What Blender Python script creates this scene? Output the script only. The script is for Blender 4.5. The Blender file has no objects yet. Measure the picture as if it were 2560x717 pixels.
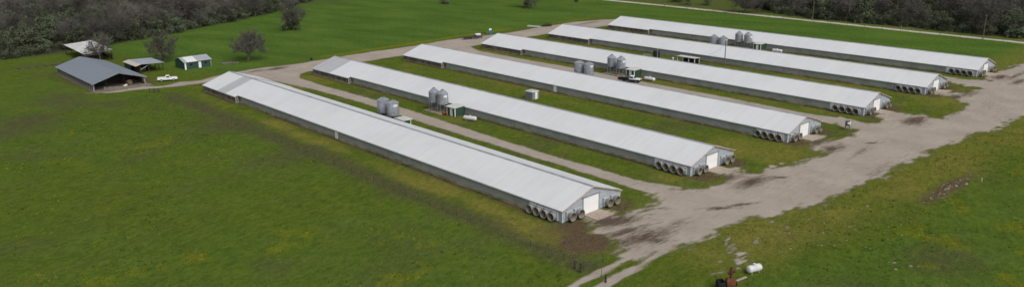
import bpy, bmesh, math, random
import numpy as np
from mathutils import Matrix, Vector

random.seed(7)
rng = np.random.default_rng(11)
SC = bpy.context.scene
COL = SC.collection
R = math.radians
PI = math.pi

# ------------------------------------------------------------------ camera (solved from the six parallel houses)
S = 1.2
PITCH, YAW, ROLL, FPX = 0.28761, 0.74613, -0.01215, 2019.72
CAM = Vector((-82.672 * S, -72.568 * S, 42.782 * S))
_fw = Vector((math.cos(PITCH) * math.sin(YAW), math.cos(PITCH) * math.cos(YAW), -math.sin(PITCH)))
_rt0 = Vector((math.cos(YAW), -math.sin(YAW), 0))
_up0 = _rt0.cross(_fw)
_rt = math.cos(ROLL) * _rt0 + math.sin(ROLL) * _up0
_up = -math.sin(ROLL) * _rt0 + math.cos(ROLL) * _up0


def G(px, py, z=0.0):
    """The real place on the plane at height z that the photograph shows at a pixel (2560 wide)."""
    d = _fw + (px - 1280) / FPX * _rt - (py - 358.5) / FPX * _up
    t = (z - CAM.z) / d.z
    p = CAM + t * d
    return (p.x, p.y)


cd = bpy.data.cameras.new('camera')
cam = bpy.data.objects.new('camera', cd)
COL.objects.link(cam)
m = Matrix(((_rt.x, _up.x, -_fw.x, CAM.x), (_rt.y, _up.y, -_fw.y, CAM.y), (_rt.z, _up.z, -_fw.z, CAM.z), (0, 0, 0, 1)))
cam.matrix_world = m
cd.sensor_width = 36
cd.lens = FPX / 2560 * 36
cd.clip_start = 0.5
cd.clip_end = 9000
SC.camera = cam

# ------------------------------------------------------------------ light
SC.view_settings.view_transform = 'Standard'
SC.view_settings.look = 'None'
SC.view_settings.gamma = 1
SC.view_settings.use_curve_mapping = False
SC.view_settings.exposure = -0.25
SUN_EL, SUN_AZ = R(46), R(188)          # azimuth clockwise from +Y
w = bpy.data.worlds.new('World')
SC.world = w
w.use_nodes = True
nt = w.node_tree
bg = nt.nodes['Background']
sky = nt.nodes.new('ShaderNodeTexSky')
sky.sky_type = 'NISHITA'
sky.sun_disc = False
sky.sun_elevation = SUN_EL
sky.sun_rotation = SUN_AZ
sky.air_density = 1.0
sky.dust_density = 5.0
sky.ozone_density = 1.0
hs = nt.nodes.new('ShaderNodeHueSaturation')
hs.inputs['Saturation'].default_value = 0.42
nt.links.new(sky.outputs[0], hs.inputs['Color'])
nt.links.new(hs.outputs[0], bg.inputs[0])
bg.inputs[1].default_value = 0.13
sd = bpy.data.lights.new('sun', 'SUN')
sd.energy = 1.5
sd.angle = R(40)
sd.color = (1.0, 0.97, 0.93)
so = bpy.data.objects.new('sun', sd)
COL.objects.link(so)
sv = Vector((math.sin(SUN_AZ) * math.cos(SUN_EL), math.cos(SUN_AZ) * math.cos(SUN_EL), math.sin(SUN_EL)))
so.rotation_euler = sv.to_track_quat('Z', 'Y').to_euler()
so.location = (0, 0, 200)

# ------------------------------------------------------------------ numpy noise
_perm = rng.random((256, 256))


def vnoise(x, y, s, ox=0.0, oy=0.0):
    x = np.asarray(x) / s + ox + 1000.13
    y = np.asarray(y) / s + oy + 1000.71
    xi = np.floor(x).astype(int); yi = np.floor(y).astype(int)
    fx = x - xi; fy = y - yi
    fx = fx * fx * (3 - 2 * fx); fy = fy * fy * (3 - 2 * fy)
    a = _perm[xi % 256, yi % 256]; b = _perm[(xi + 1) % 256, yi % 256]
    c = _perm[xi % 256, (yi + 1) % 256]; d = _perm[(xi + 1) % 256, (yi + 1) % 256]
    return (a * (1 - fx) + b * fx) * (1 - fy) + (c * (1 - fx) + d * fx) * fy


def fbm(x, y, s, n=4, ox=0.0):
    t = 0; amp = 1; tot = 0
    for i in range(n):
        t = t + amp * vnoise(x, y, s / 2 ** i, ox + 17.3 * i, 9.1 * i)
        tot += amp; amp *= 0.55
    return t / tot


def sstep(a, b, x):
    t = np.clip((x - a) / (b - a), 0, 1)
    return t * t * (3 - 2 * t)


def poly_sdf(X, Y, poly):
    """Positive inside, negative outside, metres."""
    d = np.full(X.shape, 1e9); inside = np.zeros(X.shape, bool)
    n = len(poly)
    for i in range(n):
        x0, y0 = poly[i]; x1, y1 = poly[(i + 1) % n]
        ex, ey = x1 - x0, y1 - y0
        t = np.clip(((X - x0) * ex + (Y - y0) * ey) / (ex * ex + ey * ey + 1e-9), 0, 1)
        d = np.minimum(d, np.hypot(X - x0 - t * ex, Y - y0 - t * ey))
        c = ((y0 > Y) != (y1 > Y))
        with np.errstate(divide='ignore', invalid='ignore'):
            inside ^= c & (X < ex * (Y - y0) / (ey if ey else 1e-9) + x0)
    return np.where(inside, d, -d)


def line_dist(X, Y, pts):
    d = np.full(X.shape, 1e9)
    for (x0, y0), (x1, y1) in zip(pts[:-1], pts[1:]):
        ex, ey = x1 - x0, y1 - y0
        t = np.clip(((X - x0) * ex + (Y - y0) * ey) / (ex * ex + ey * ey + 1e-9), 0, 1)
        d = np.minimum(d, np.hypot(X - x0 - t * ex, Y - y0 - t * ey))
    return d


# ------------------------------------------------------------------ mesh builder
class MB:
    def __init__(s):
        s.v = []; s.f = []; s.M = Matrix.Identity(4)

    def add(s, vs, fs):
        o = len(s.v)
        for p in vs:
            q = s.M @ Vector(p); s.v.append((q.x, q.y, q.z))
        for f in fs:
            s.f.append(tuple(i + o for i in f))
        return s

    def box(s, x0, x1, y0, y1, z0, z1):
        return s.add([(x0, y0, z0), (x1, y0, z0), (x1, y1, z0), (x0, y1, z0), (x0, y0, z1), (x1, y0, z1), (x1, y1, z1), (x0, y1, z1)],
                     [(0, 3, 2, 1), (4, 5, 6, 7), (0, 1, 5, 4), (1, 2, 6, 5), (2, 3, 7, 6), (3, 0, 4, 7)])

    def hexa(s, b, t):
        """Solid between two matching rings of points."""
        n = len(b)
        return s.add(list(b) + list(t), [tuple(range(n - 1, -1, -1)), tuple(range(n, 2 * n))] +
                     [(i, (i + 1) % n, (i + 1) % n + n, i + n) for i in range(n)])

    def prism_y(s, xz, y0, y1):
        return s.hexa([(x, y0, z) for x, z in xz], [(x, y1, z) for x, z in xz])

    def prism_x(s, yz, x0, x1):
        return s.hexa([(x0, y, z) for y, z in yz], [(x1, y, z) for y, z in yz])

    def tube(s, p0, p1, r0, r1=None, n=8):
        r1 = r0 if r1 is None else r1
        p0 = Vector(p0); p1 = Vector(p1); d = (p1 - p0).normalized()
        a = d.orthogonal().normalized(); b = d.cross(a)
        A = [p0 + r0 * (math.cos(t) * a + math.sin(t) * b) for t in [2 * PI * i / n for i in range(n)]]
        B = [p1 + r1 * (math.cos(t) * a + math.sin(t) * b) for t in [2 * PI * i / n for i in range(n)]]
        return s.hexa(A, B)

    def lathe(s, prof, n=24, o=(0, 0, 0), axis='z', closed=False):
        """prof: (radius, height) pairs."""
        vs = []; fs = []
        for r, h in prof:
            for i in range(n):
                t = 2 * PI * i / n
                c, q = r * math.cos(t), r * math.sin(t)
                p = (c, q, h) if axis == 'z' else ((h, c, q) if axis == 'x' else (q, h, c))
                vs.append((p[0] + o[0], p[1] + o[1], p[2] + o[2]))
        k = len(prof)
        for j in range(k - 1 + (1 if closed else 0)):
            a, b = j * n, ((j + 1) % k) * n
            for i in range(n):
                fs.append((a + i, a + (i + 1) % n, b + (i + 1) % n, b + i))
        return s.add(vs, fs)

    def build(s, name, mat, parent=None, smooth=False, bevel=0.0, link=True):
        me = bpy.data.meshes.new(name)
        me.from_pydata(s.v, [], s.f)
        if bevel:
            b = bmesh.new(); b.from_mesh(me)
            bmesh.ops.recalc_face_normals(b, faces=b.faces)
            bmesh.ops.bevel(b, geom=list(b.edges), offset=bevel, segments=2, affect='EDGES', clamp_overlap=True)
            b.to_mesh(me); b.free()
        else:
            b = bmesh.new(); b.from_mesh(me)
            bmesh.ops.recalc_face_normals(b, faces=b.faces)
            b.to_mesh(me); b.free()
        me.update()
        if mat: me.materials.append(mat)
        if smooth:
            for p in me.polygons: p.use_smooth = True
            try: me.set_sharp_from_angle(angle=R(38))
            except Exception: pass
        o = bpy.data.objects.new(name, me)
        if link: COL.objects.link(o)
        if parent: o.parent = parent
        return o


def np_mesh(name, V, F, mat, parent=None, attrs=None):
    """Fast mesh from numpy arrays; F is a list of (n,3) or (n,4) index arrays."""
    me = bpy.data.meshes.new(name)
    F = [np.asarray(f, np.int32) for f in F if len(f)]
    nl = sum(f.size for f in F); npoly = sum(len(f) for f in F)
    me.vertices.add(len(V)); me.vertices.foreach_set('co', np.asarray(V, np.float32).ravel())
    me.loops.add(nl); me.loops.foreach_set('vertex_index', np.concatenate([f.ravel() for f in F]))
    me.polygons.add(npoly)
    sizes = np.concatenate([np.full(len(f), f.shape[1], np.int32) for f in F])
    me.polygons.foreach_set('loop_start', np.concatenate([[0], np.cumsum(sizes)[:-1]]).astype(np.int32))
    me.update(calc_edges=True)
    for k, a in (attrs or {}).items():
        at = me.attributes.new(k, 'FLOAT', 'POINT'); at.data.foreach_set('value', np.asarray(a, np.float32).ravel())
    if mat: me.materials.append(mat)
    o = bpy.data.objects.new(name, me); COL.objects.link(o)
    if parent: o.parent = parent
    return o


# ------------------------------------------------------------------ tagging
def tag(o, label=None, cat=None, group=None, kind=None):
    if label: o['label'] = label
    if cat: o['category'] = cat
    if group: o['group'] = group
    if kind: o['kind'] = kind
    return o


def thing(name, label, cat, loc=(0, 0, 0), rz=0.0, group=None):
    o = bpy.data.objects.new(name, None); COL.objects.link(o)
    o.empty_display_size = 0.3
    o.location = loc; o.rotation_euler = (0, 0, rz)
    return tag(o, label, cat, group)


def dup(root, loc, rz=None, label=None, scale=None, group=None):
    r = root.copy(); COL.objects.link(r); r.location = loc
    if rz is not None: r.rotation_euler = (0, 0, rz)
    if label: r['label'] = label
    if group: r['group'] = group
    if scale: r.scale = scale
    for ch in KIDS(root):
        c = ch.copy(); COL.objects.link(c); c.parent = r
        for g in KIDS(ch):
            d = g.copy(); COL.objects.link(d); d.parent = c
    return r


def KIDS(o):
    return [c for c in bpy.data.objects if c.parent == o]


# ------------------------------------------------------------------ materials
def lin(r, g, b):
    f = lambda c: (c / 255 / 12.92) if c / 255 <= 0.04045 else ((c / 255 + 0.055) / 1.055) ** 2.4
    return (f(r), f(g), f(b))


def mat(name, col, rough=0.7, metal=0.0, vary=0.12, scale=1.5, bump=0.0, bscale=20.0, col2=None, amount=0.5, spec=0.3, detail=6, lo=0.35, hi=0.65, each=0.0):
    m = bpy.data.materials.new(name); m.use_nodes = True
    n, l = m.node_tree.nodes, m.node_tree.links
    p = n['Principled BSDF']
    p.inputs['Roughness'].default_value = rough; p.inputs['Metallic'].default_value = metal
    p.inputs['Specular IOR Level'].default_value = spec
    geo = n.new('ShaderNodeNewGeometry')
    nz = n.new('ShaderNodeTexNoise'); nz.inputs['Scale'].default_value = scale; nz.inputs['Detail'].default_value = detail
    l.new(geo.outputs['Position'], nz.inputs['Vector'])
    rp = n.new('ShaderNodeValToRGB')
    a = [max(0, c * (1 - vary)) for c in col]; b = [min(1, c * (1 + vary)) for c in col]
    if col2: a = [c * (1 - amount) + d * amount for c, d in zip(col, col2)]; b = list(col)
    rp.color_ramp.elements[0].color = (*a, 1); rp.color_ramp.elements[1].color = (*b, 1)
    rp.color_ramp.elements[0].position = lo; rp.color_ramp.elements[1].position = hi
    l.new(nz.outputs['Fac'], rp.inputs[0]); l.new(rp.outputs[0], p.inputs['Base Color'])
    if each:
        oi = n.new('ShaderNodeObjectInfo'); mr = n.new('ShaderNodeMapRange'); mr.inputs['To Min'].default_value = 1 - each; mr.inputs['To Max'].default_value = 1 + each
        l.new(oi.outputs['Random'], mr.inputs['Value'])
        q = n.new('ShaderNodeVectorMath'); q.operation = 'SCALE'
        l.new(rp.outputs[0], q.inputs[0]); l.new(mr.outputs[0], q.inputs['Scale']); l.new(q.outputs[0], p.inputs['Base Color'])
    if bump:
        n2 = n.new('ShaderNodeTexNoise'); n2.inputs['Scale'].default_value = bscale; n2.inputs['Detail'].default_value = 4
        l.new(geo.outputs['Position'], n2.inputs['Vector'])
        bm = n.new('ShaderNodeBump'); bm.inputs['Strength'].default_value = bump; bm.inputs['Distance'].default_value = 0.05
        l.new(n2.outputs['Fac'], bm.inputs['Height']); l.new(bm.outputs[0], p.inputs['Normal'])
    return m


def ribbed(name, col, axis, pitch, depth=0.02, rough=0.45, vary=0.06, metal=0.0, grime=None, gscale=0.35, gamt=0.35, seam=0.0, seam_pitch=0.9, spec=0.35, runs=0.0):
    """Sheet metal or boards: ribs in the bump along one axis, a tone per sheet, weathering blotches."""
    m = bpy.data.materials.new(name); m.use_nodes = True
    n, l = m.node_tree.nodes, m.node_tree.links
    p = n['Principled BSDF']
    p.inputs['Roughness'].default_value = rough; p.inputs['Metallic'].default_value = metal
    p.inputs['Specular IOR Level'].default_value = spec
    geo = n.new('ShaderNodeNewGeometry')
    sep = n.new('ShaderNodeSeparateXYZ'); l.new(geo.outputs['Position'], sep.inputs[0])
    ax = sep.outputs['XYZ'.index(axis)]

    def math_(op, a, b=None):
        q = n.new('ShaderNodeMath'); q.operation = op
        for i, u in enumerate((a, b)):
            if u is None: continue
            if isinstance(u, (int, float)): q.inputs[i].default_value = u
            else: l.new(u, q.inputs[i])
        return q.outputs[0]
    ph = math_('MULTIPLY', ax, 2 * PI / pitch)
    rib = math_('POWER', math_('MAXIMUM', math_('SINE', ph), 0.0), 3.0)
    bm = n.new('ShaderNodeBump'); bm.inputs['Strength'].default_value = 1.0; bm.inputs['Distance'].default_value = depth
    l.new(rib, bm.inputs['Height']); l.new(bm.outputs[0], p.inputs['Normal'])
    wn = n.new('ShaderNodeTexWhiteNoise'); wn.noise_dimensions = '1D'
    l.new(math_('FLOOR', math_('DIVIDE', ax, seam_pitch)), wn.inputs['W'])
    nz = n.new('ShaderNodeTexNoise'); nz.inputs['Scale'].default_value = gscale; nz.inputs['Detail'].default_value = 8; nz.inputs['Roughness'].default_value = 0.65
    l.new(geo.outputs['Position'], nz.inputs['Vector'])
    mr = n.new('ShaderNodeMapRange'); mr.inputs['To Min'].default_value = 1 - vary; mr.inputs['To Max'].default_value = 1 + vary
    l.new(wn.outputs[0], mr.inputs['Value'])
    mx = n.new('ShaderNodeMix'); mx.data_type = 'RGBA'
    rp = n.new('ShaderNodeMapRange'); rp.inputs['From Min'].default_value = 0.42; rp.inputs['From Max'].default_value = 0.72; rp.inputs['To Max'].default_value = gamt
    l.new(nz.outputs['Fac'], rp.inputs['Value']); l.new(rp.outputs[0], mx.inputs[0])
    mx.inputs[6].default_value = (*col, 1); mx.inputs[7].default_value = (*(grime or [c * 0.75 for c in col]), 1)
    ml = n.new('ShaderNodeMix'); ml.data_type = 'RGBA'; ml.blend_type = 'MULTIPLY'; ml.inputs[0].default_value = 1
    l.new(mx.outputs[2], ml.inputs[6])
    cb = n.new('ShaderNodeCombineXYZ')
    for i in range(3): l.new(mr.outputs[0], cb.inputs[i])
    l.new(cb.outputs[0], ml.inputs[7])
    last = ml.outputs[2]
    if runs:
        mp = n.new('ShaderNodeMapping'); mp.inputs['Scale'].default_value = (.10, 2.2, .3); l.new(geo.outputs['Position'], mp.inputs['Vector'])
        n4 = n.new('ShaderNodeTexNoise'); n4.inputs['Scale'].default_value = 1.0; n4.inputs['Detail'].default_value = 7; l.new(mp.outputs[0], n4.inputs['Vector'])
        r4 = n.new('ShaderNodeMapRange'); r4.inputs['From Min'].default_value = .5; r4.inputs['From Max'].default_value = .78; r4.inputs['To Max'].default_value = runs; l.new(n4.outputs['Fac'], r4.inputs['Value'])
        m4 = n.new('ShaderNodeMix'); m4.data_type = 'RGBA'; l.new(r4.outputs[0], m4.inputs[0]); l.new(last, m4.inputs[6]); m4.inputs[7].default_value = (*[c * k_ for c, k_ in zip(col, (.74, .71, .66))], 1)
        last = m4.outputs[2]
    if seam:
        sm = math_('GREATER_THAN', rib, 0.75)
        ms = n.new('ShaderNodeMix'); ms.data_type = 'RGBA'
        l.new(math_('MULTIPLY', sm, seam), ms.inputs[0]); l.new(last, ms.inputs[6]); ms.inputs[7].default_value = (*[c * 0.5 for c in col], 1)
        last = ms.outputs[2]
    l.new(last, p.inputs['Base Color'])
    return m


M = {}
M['roof'] = ribbed('white_roof_sheet', (0.70, 0.715, 0.730), 'Y', 0.46, 0.02, 0.5, 0.018, grime=(0.60, 0.61, 0.62), gscale=0.12, gamt=0.5, seam=0.10, seam_pitch=0.92, runs=0.22)
M['roof_grey'] = ribbed('dull_grey_sheet', (0.475, 0.485, 0.495), 'Y', 0.46, 0.02, 0.45, 0.03, gscale=0.6, gamt=0.3, seam=0.10)
M['roof_dull'] = ribbed('dull_blue_sheet', (0.36, 0.385, 0.42), 'Y', 0.46, 0.02, 0.45, 0.04, grime=(.28, .29, .30), gscale=0.6, gamt=0.5, seam=0.12)
M['roof_slate'] = ribbed('slate_roof_sheet', (0.215, 0.245, 0.285), 'Y', 0.46, 0.02, 0.45, 0.03, gscale=0.4, gamt=0.4, seam=0.08)
M['ridge'] = mat('ridge_flashing', (0.33, 0.335, 0.36), 0.5, vary=0.2, scale=0.4)
M['siding'] = ribbed('grey_siding', (0.40, 0.445, 0.49), 'Z', 0.23, 0.02, 0.5, 0.07, grime=(0.33, 0.35, 0.36), gscale=0.7, gamt=0.5, seam=0.22, seam_pitch=0.46)
M['siding_v'] = ribbed('grey_upright_siding', (0.36, 0.40, 0.435), 'Y', 0.3, 0.02, 0.5, 0.08, grime=(0.30, 0.32, 0.32), gscale=0.7, gamt=0.6, seam=0.2, seam_pitch=0.9)
M['hut'] = ribbed('dull_hut_siding', (0.20, 0.22, 0.23), 'Y', 0.3, 0.02, 0.5, 0.06, seam=.2)
M['curtain'] = ribbed('side_curtain', (0.30, 0.332, 0.322), 'Y', 0.61, 0.02, 0.75, 0.10, grime=(0.24, 0.26, 0.245), gscale=0.35, gamt=0.6, seam=0.15, seam_pitch=2.44, spec=0.15)
M['stem'] = mat('stained_footing', (0.37, 0.345, 0.255), 0.95, vary=0.2, scale=0.5, col2=(0.22, 0.19, 0.125), amount=0.9, spec=0.05, bump=0.3)
M['boards'] = ribbed('brown_boards', (0.19, 0.162, 0.14), 'Y', 0.3, 0.02, 0.9, 0.30, grime=(0.095, 0.08, 0.07), gscale=0.8, gamt=0.8, seam=0.5, seam_pitch=1.22, spec=0.05)
M['white'] = mat('white_paint', (0.78, 0.79, 0.80), 0.45, vary=0.03, scale=1.2)
M['door_white'] = ribbed('door_slats', (0.86, 0.865, 0.87), 'Z', 0.3, 0.01, 0.4, 0.015, gscale=0.8, gamt=0.15)
M['trim'] = mat('pale_trim', (0.55, 0.55, 0.56), 0.5, vary=0.1)
M['rust_trim'] = mat('rust_stained_trim', (0.50, 0.37, 0.31), 0.7, vary=0.25, scale=2.0)
M['galv'] = mat('galvanised_steel', (0.30, 0.325, 0.36), 0.45, 0.25, vary=0.14, scale=1.3)
M['galv_dark'] = mat('weathered_steel', (0.15, 0.158, 0.165), 0.55, 0.2, vary=0.2, scale=2.0)
M['cone'] = mat('fan_cone_plastic', (0.29, 0.295, 0.29), 0.6, vary=0.18, scale=2.5, col2=(0.20, 0.15, 0.105), amount=0.8)
M['cone_rim'] = mat('fan_rim_plastic', (0.33, 0.305, 0.26), 0.6, vary=0.15, scale=2.5, col2=(.22, .17, .12), amount=.7)
M['fan_dark'] = mat('fan_shutter', (0.15, 0.12, 0.095), 0.7, vary=0.3, scale=3)
M['green'] = ribbed('green_siding', (0.034, 0.078, 0.052), 'Z', 0.25, 0.015, 0.5, 0.05, gscale=1.0, gamt=0.4, seam=0.2)
M['teal'] = ribbed('teal_siding', (0.034, 0.076, 0.062), 'X', 0.3, 0.02, 0.5, 0.06, gscale=1.0, gamt=0.4, seam=0.2)
M['beige'] = mat('beige_sheet', (0.52, 0.48, 0.41), 0.6, vary=0.12)
M['shedroof'] = mat('pale_shed_roof', (0.56, 0.57, 0.53), 0.5, vary=0.1, scale=2)
M['wood'] = mat('weathered_wood', (0.16, 0.13, 0.10), 0.9, vary=0.3, scale=4, bump=0.3)
M['palewood'] = mat('pale_weathered_wood', (0.30, 0.28, 0.24), 0.9, vary=0.2, scale=3)
M['darkwood'] = mat('dark_wood', (0.055, 0.047, 0.04), 0.9, vary=0.3, scale=3, bump=0.3)
M['concrete'] = mat('worn_concrete', (0.42, 0.36, 0.30), 0.9, vary=0.12, scale=1.2, col2=(0.30, 0.22, 0.17), amount=0.7, bump=0.2)
M['black'] = mat('black_paint', (0.022, 0.022, 0.024), 0.5, vary=0.3, scale=3)
M['tanknavy'] = mat('dark_tank_plastic', (0.022, 0.026, 0.034), 0.55, vary=0.15)
M['rubber'] = mat('tyre_rubber', (0.018, 0.018, 0.018), 0.85, vary=0.2)
M['glass'] = mat('vehicle_glass', (0.02, 0.025, 0.03), 0.08, vary=0.1, spec=0.6)
M['chrome'] = mat('steel_rim', (0.45, 0.45, 0.46), 0.35, 0.6, vary=0.1)
M['carwhite'] = mat('white_car_paint', (0.78, 0.79, 0.80), 0.25, vary=0.03, spec=0.5)
M['lamp'] = mat('lamp_lens', (0.6, 0.6, 0.6), 0.15, vary=0.05)
M['redlamp'] = mat('red_lens', (0.3, 0.02, 0.015), 0.2)
M['tank'] = mat('white_tank_paint', (0.66, 0.68, 0.71), 0.4, vary=0.06, scale=2.0, col2=(0.5, 0.49, 0.47), amount=0.6)
M['rust'] = mat('rusted_iron', (0.20, 0.075, 0.024), 0.9, vary=0.3, scale=5, col2=(0.06, 0.022, 0.012), amount=0.95, bump=0.5, bscale=14)
M['redrust'] = mat('red_oxide', (0.13, 0.035, 0.022), 0.85, vary=0.3, scale=6, col2=(0.05, 0.018, 0.012), amount=0.9, bump=0.4)
M['blue'] = mat('blue_plastic', (0.03, 0.15, 0.30), 0.45, vary=0.1)
M['navy'] = mat('navy_drum', (0.02, 0.03, 0.09), 0.45, vary=0.1)
M['steelblue'] = mat('blue_grey_steel', (0.08, 0.10, 0.15), 0.5, vary=0.15)
M['hay'] = mat('hay', (0.22, 0.17, 0.09), 1.0, vary=0.3, scale=6, bump=0.6)
M['barnfloor'] = mat('trodden_barn_floor', (0.20, 0.17, 0.14), 1.0, vary=0.2, scale=0.6)
M['orange'] = mat('orange_red_paint', (0.35, 0.07, 0.035), 0.6, vary=0.2)
M['bark'] = mat('grey_bark', (0.105, 0.096, 0.083), 0.95, vary=0.3, scale=3, spec=0.05)
M['twig'] = mat('bare_twigs', (0.108, 0.105, 0.091), 0.95, vary=0.28, scale=0.12, spec=0.03, each=0.36)
M['twig2'] = mat('pale_bare_twigs', (0.136, 0.132, 0.118), 0.95, vary=0.25, scale=0.12, spec=0.03, each=0.36)
M['leafdark'] = mat('dark_evergreen_leaves', (0.086, 0.104, 0.064), 0.8, vary=0.35, scale=0.35, spec=0.08, each=0.36)
M['leafolive'] = mat('olive_evergreen_leaves', (0.100, 0.108, 0.070), 0.8, vary=0.35, scale=0.35, spec=0.08, each=0.36)
M['stone'] = mat('pale_stone', (0.25, 0.235, 0.20), 0.95, vary=0.2, scale=2)
M['wire'] = mat('fence_wire', (0.13, 0.12, 0.11), 0.6, 0.3)

# ------------------------------------------------------------------ where things stand
HX = [0.0, 35.19, 69.43, 103.91, 137.63, 172.04]
HY = [0.0, -0.96, -2.54, -3.90, -5.61, -7.28]
HL, EAVE, RIDGE = 143.65, 2.2, 4.78
SLOPE = (RIDGE - EAVE) / 7.7
EXT0 = 122.4                                             # where the wider far section starts


def pxs(*pts): return [G(*p) for p in pts]


EDGE = pxs((1600, 652), (1630, 645), (1730, 610), (1830, 565), (1980, 530), (2080, 490), (2205, 435), (2280, 402), (2370, 362), (2430, 340), (2492, 322), (2560, 287))
apron = [(-10.5, -17.6), (-9.2, -13.8), (-7.0, -10.0), (-7.5, -6.5), (-4.5, -4.2), (-3.0, -0.6), (2.6, -0.6), (2.9, -4.0), (6.0, -5.8), (11.8, -5.4), (14.0, -1.5), (20.0, -1.5),
         (22.0, -6.0), (28.5, -7.5), (31.0, -6.0), (33.0, -1.6), (37.4, -1.6), (38.4, -7.0)] + \
        pxs((1850, 430), (1900, 427), (1985, 412), (2080, 390), (2090, 380), (2030, 376)) + [(67.2, -4.6), (67.5, -3.2), (71.6, -3.2), (72.3, -5.6)] + \
        pxs((2060, 352), (2128, 341), (2132, 325)) + [(86.0, 0.0), (92.0, 0.0)] + pxs((2150, 306), (2206, 309), (2206, 292)) + [(102.0, -5.6), (102.0, -4.6), (106.0, -4.6)] + \
        pxs((2250, 283), (2300, 285), (2355, 296), (2430, 262), (2400, 250)) + [(134.5, -7.0), (135.5, -6.2), (140.0, -6.2), (141, -8.5)] + \
        pxs((2374, 233), (2440, 232), (2450, 222)) + [(153.0, -2.0), (158.5, -2.0)] + pxs((2480, 203)) + [(169.0, -8.0), (174.0, -8.0), (176, -9.5)] + \
        [(196, -10.5), (215, -14.0), (215, -42)] + EDGE[::-1]
drive = [(-34.0, 166.5), (-27, 160.5), (-14.0, 157.0), (-3.0, 154.5), (6.0, 149.0), (12.0, 144.5), (24.0, 146.0), (40, 148.5), (66.0, 148.5), (86, 145.5), (95, 145.0), (112, 147.0),
         (130, 145.8), (150, 144.0), (160, 143.0), (168, 143.0), (182, 140), (192, 146.0), (193.5, 151.4), (183.1, 157.8), (169.7, 162.0), (142.9, 161.3), (123.8, 160.6),
         (108.8, 163.5), (95.9, 164.5), (75.1, 162.6), (58.9, 164.2), (46.2, 163.3), (33.4, 162.6), (18.8, 165.2), (6.9, 163.8), (-2.5, 160.4), (-8.1, 163.0), (-14, 160.5), (-18, 163.5), (-18, 168)]
lanes = [[(14.6, -2), (15.0, 20), (15.2, 48), (15.6, 72), (16.6, 102), (15.8, 120), (14.5, 132), (12.5, 146), (24.5, 147), (20.4, 140), (20.0, 126), (20.4, 110), (20.8, 88), (19.8, 68), (18.9, 51), (18.3, 30), (18.6, 14), (18.6, 3), (21.0, -2.5)],
         [(84.0, -2), (86.2, 33), (86.0, 60), (86.8, 88), (86.4, 114), (84.0, 146), (95.0, 146), (91.5, 137), (91.0, 114), (91.6, 88), (90.2, 60), (90.2, 33), (88.8, 7), (91.0, -2.5)],
         [(153.5, -4), (154.6, 33), (154.6, 88), (154.4, 114), (152.0, 144), (163.0, 144), (159.8, 134), (159.2, 114), (159.2, 88), (158.8, 33), (157.8, 7), (159.5, -4)]]
track = [[(-60, -19.5), (-40, -15.6)] + pxs((1400, 735), (1440, 709), (1530, 664), (1610, 628)), [(-60, -21.6), (-40, -17.8)] + pxs((1480, 730), (1530, 700), (1600, 662), (1660, 625))]

# forest outlines (ground positions)
FOR_L = [(-95, 252), (-60, 250), (-39, 249), (-26.5, 247.5), (-6.2, 251), (28.4, 265), (77, 287), (138.6, 333), (205, 390), (150, 470), (20, 500), (-60, 440), (-95, 330)]
FOR_R = [(252, -40), (252, 6), (252.5, 60), (252, 94), (256, 112), (266, 128), (284, 140), (330, 135), (400, 60), (400, -40)]

# ------------------------------------------------------------------ ground
def ground_axis(lo, hi, step, far):
    a = np.arange(lo, hi + step / 2, step)
    pre = lo - np.array([far, far * .5, far * .25, far * .12, far * .06, far * .03, far * .015])
    post = hi + np.array([far * .015, far * .03, far * .06, far * .12, far * .25, far * .5, far])
    return np.concatenate([pre, a, post])


gx = ground_axis(-110, 330, 1.0, 5000); gy = ground_axis(-80, 300, 1.0, 5000)
X, Y = np.meshgrid(gx, gy, indexing='ij')
def g2(cx, cy, rx, ry, a=0.0):
    c, s_ = math.cos(a), math.sin(a)
    u = ((X - cx) * c + (Y - cy) * s_) / rx; v = (-(X - cx) * s_ + (Y - cy) * c) / ry
    return np.exp(-(u * u + v * v))


n30 = fbm(X, Y, 34, 4, 3.0); n12 = fbm(X, Y, 13, 4, 41.0); n5 = fbm(X, Y, 5, 3, 77.0); nst = fbm(X * 0.35 + Y * 0.1, Y * 1.1 - X * .3, 10, 4, 5.0)
yard = poly_sdf(X, Y, [(-14, -12), (182, -26), (182, 146), (170, 158), (-14, 158)])
inyard = sstep(-4, 4, yard)
sback = sstep(160, 172, Y + 4 * (n12 - .5)) * sstep(-8, 14, X - (Y - 165) * -0.15)
sright = sstep(183, 192, X)
lush = np.clip(np.maximum(sback, sright) * (0.85 + 0.3 * n12), 0, 1)
leftf = sstep(-15, -22, X)
lush = np.maximum(lush, leftf * np.clip(0.18 + 1.0 * (n30 - 0.42), 0, .6))
edge_d = line_dist(X, Y, [(-60, -17), (-20, -17.4)] + EDGE)
sfront = sstep(-16, -19, Y + (X - 0) * 0.10)              # the meadow beyond the yard road
lush = np.maximum(lush, sfront * sstep(9, 24, edge_d + 8 * (n12 - .5)) * 0.5)
dry = sfront * np.exp(-((edge_d - 5) / 7.5) ** 2) * (0.34 + 1.1 * n5 * n12 * 1.6) * sstep(-14, 5, X)
dry = dry + inyard * np.clip((n12 - 0.39) * 2.4, 0, 0.7) * (0.5 + n5 * .9)
dry = dry + np.exp(-((X + 11.8 + 2.2 * (n12 - .5)) / 1.5) ** 2) * (0.05 + 0.95 * n12 * n5 * 1.6) * sstep(136, 110, Y) * sstep(-10, 0, Y)
dry = dry + 0.8 * g2(-13, 2, 4, 8) + 0.6 * sback * np.exp(-((Y - 167) / 5) ** 2) * sstep(14, 50, X) * n5
dry = dry + 0.55 * sstep(172, 185, X) * sstep(8, -6, Y) * (Y > -30)
dull = leftf * (np.clip((n30 - 0.49) * 3.2, 0, 0.6) * (0.4 + n5) + 0.28 * np.clip((nst - .5) * 5, 0, 1))
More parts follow.
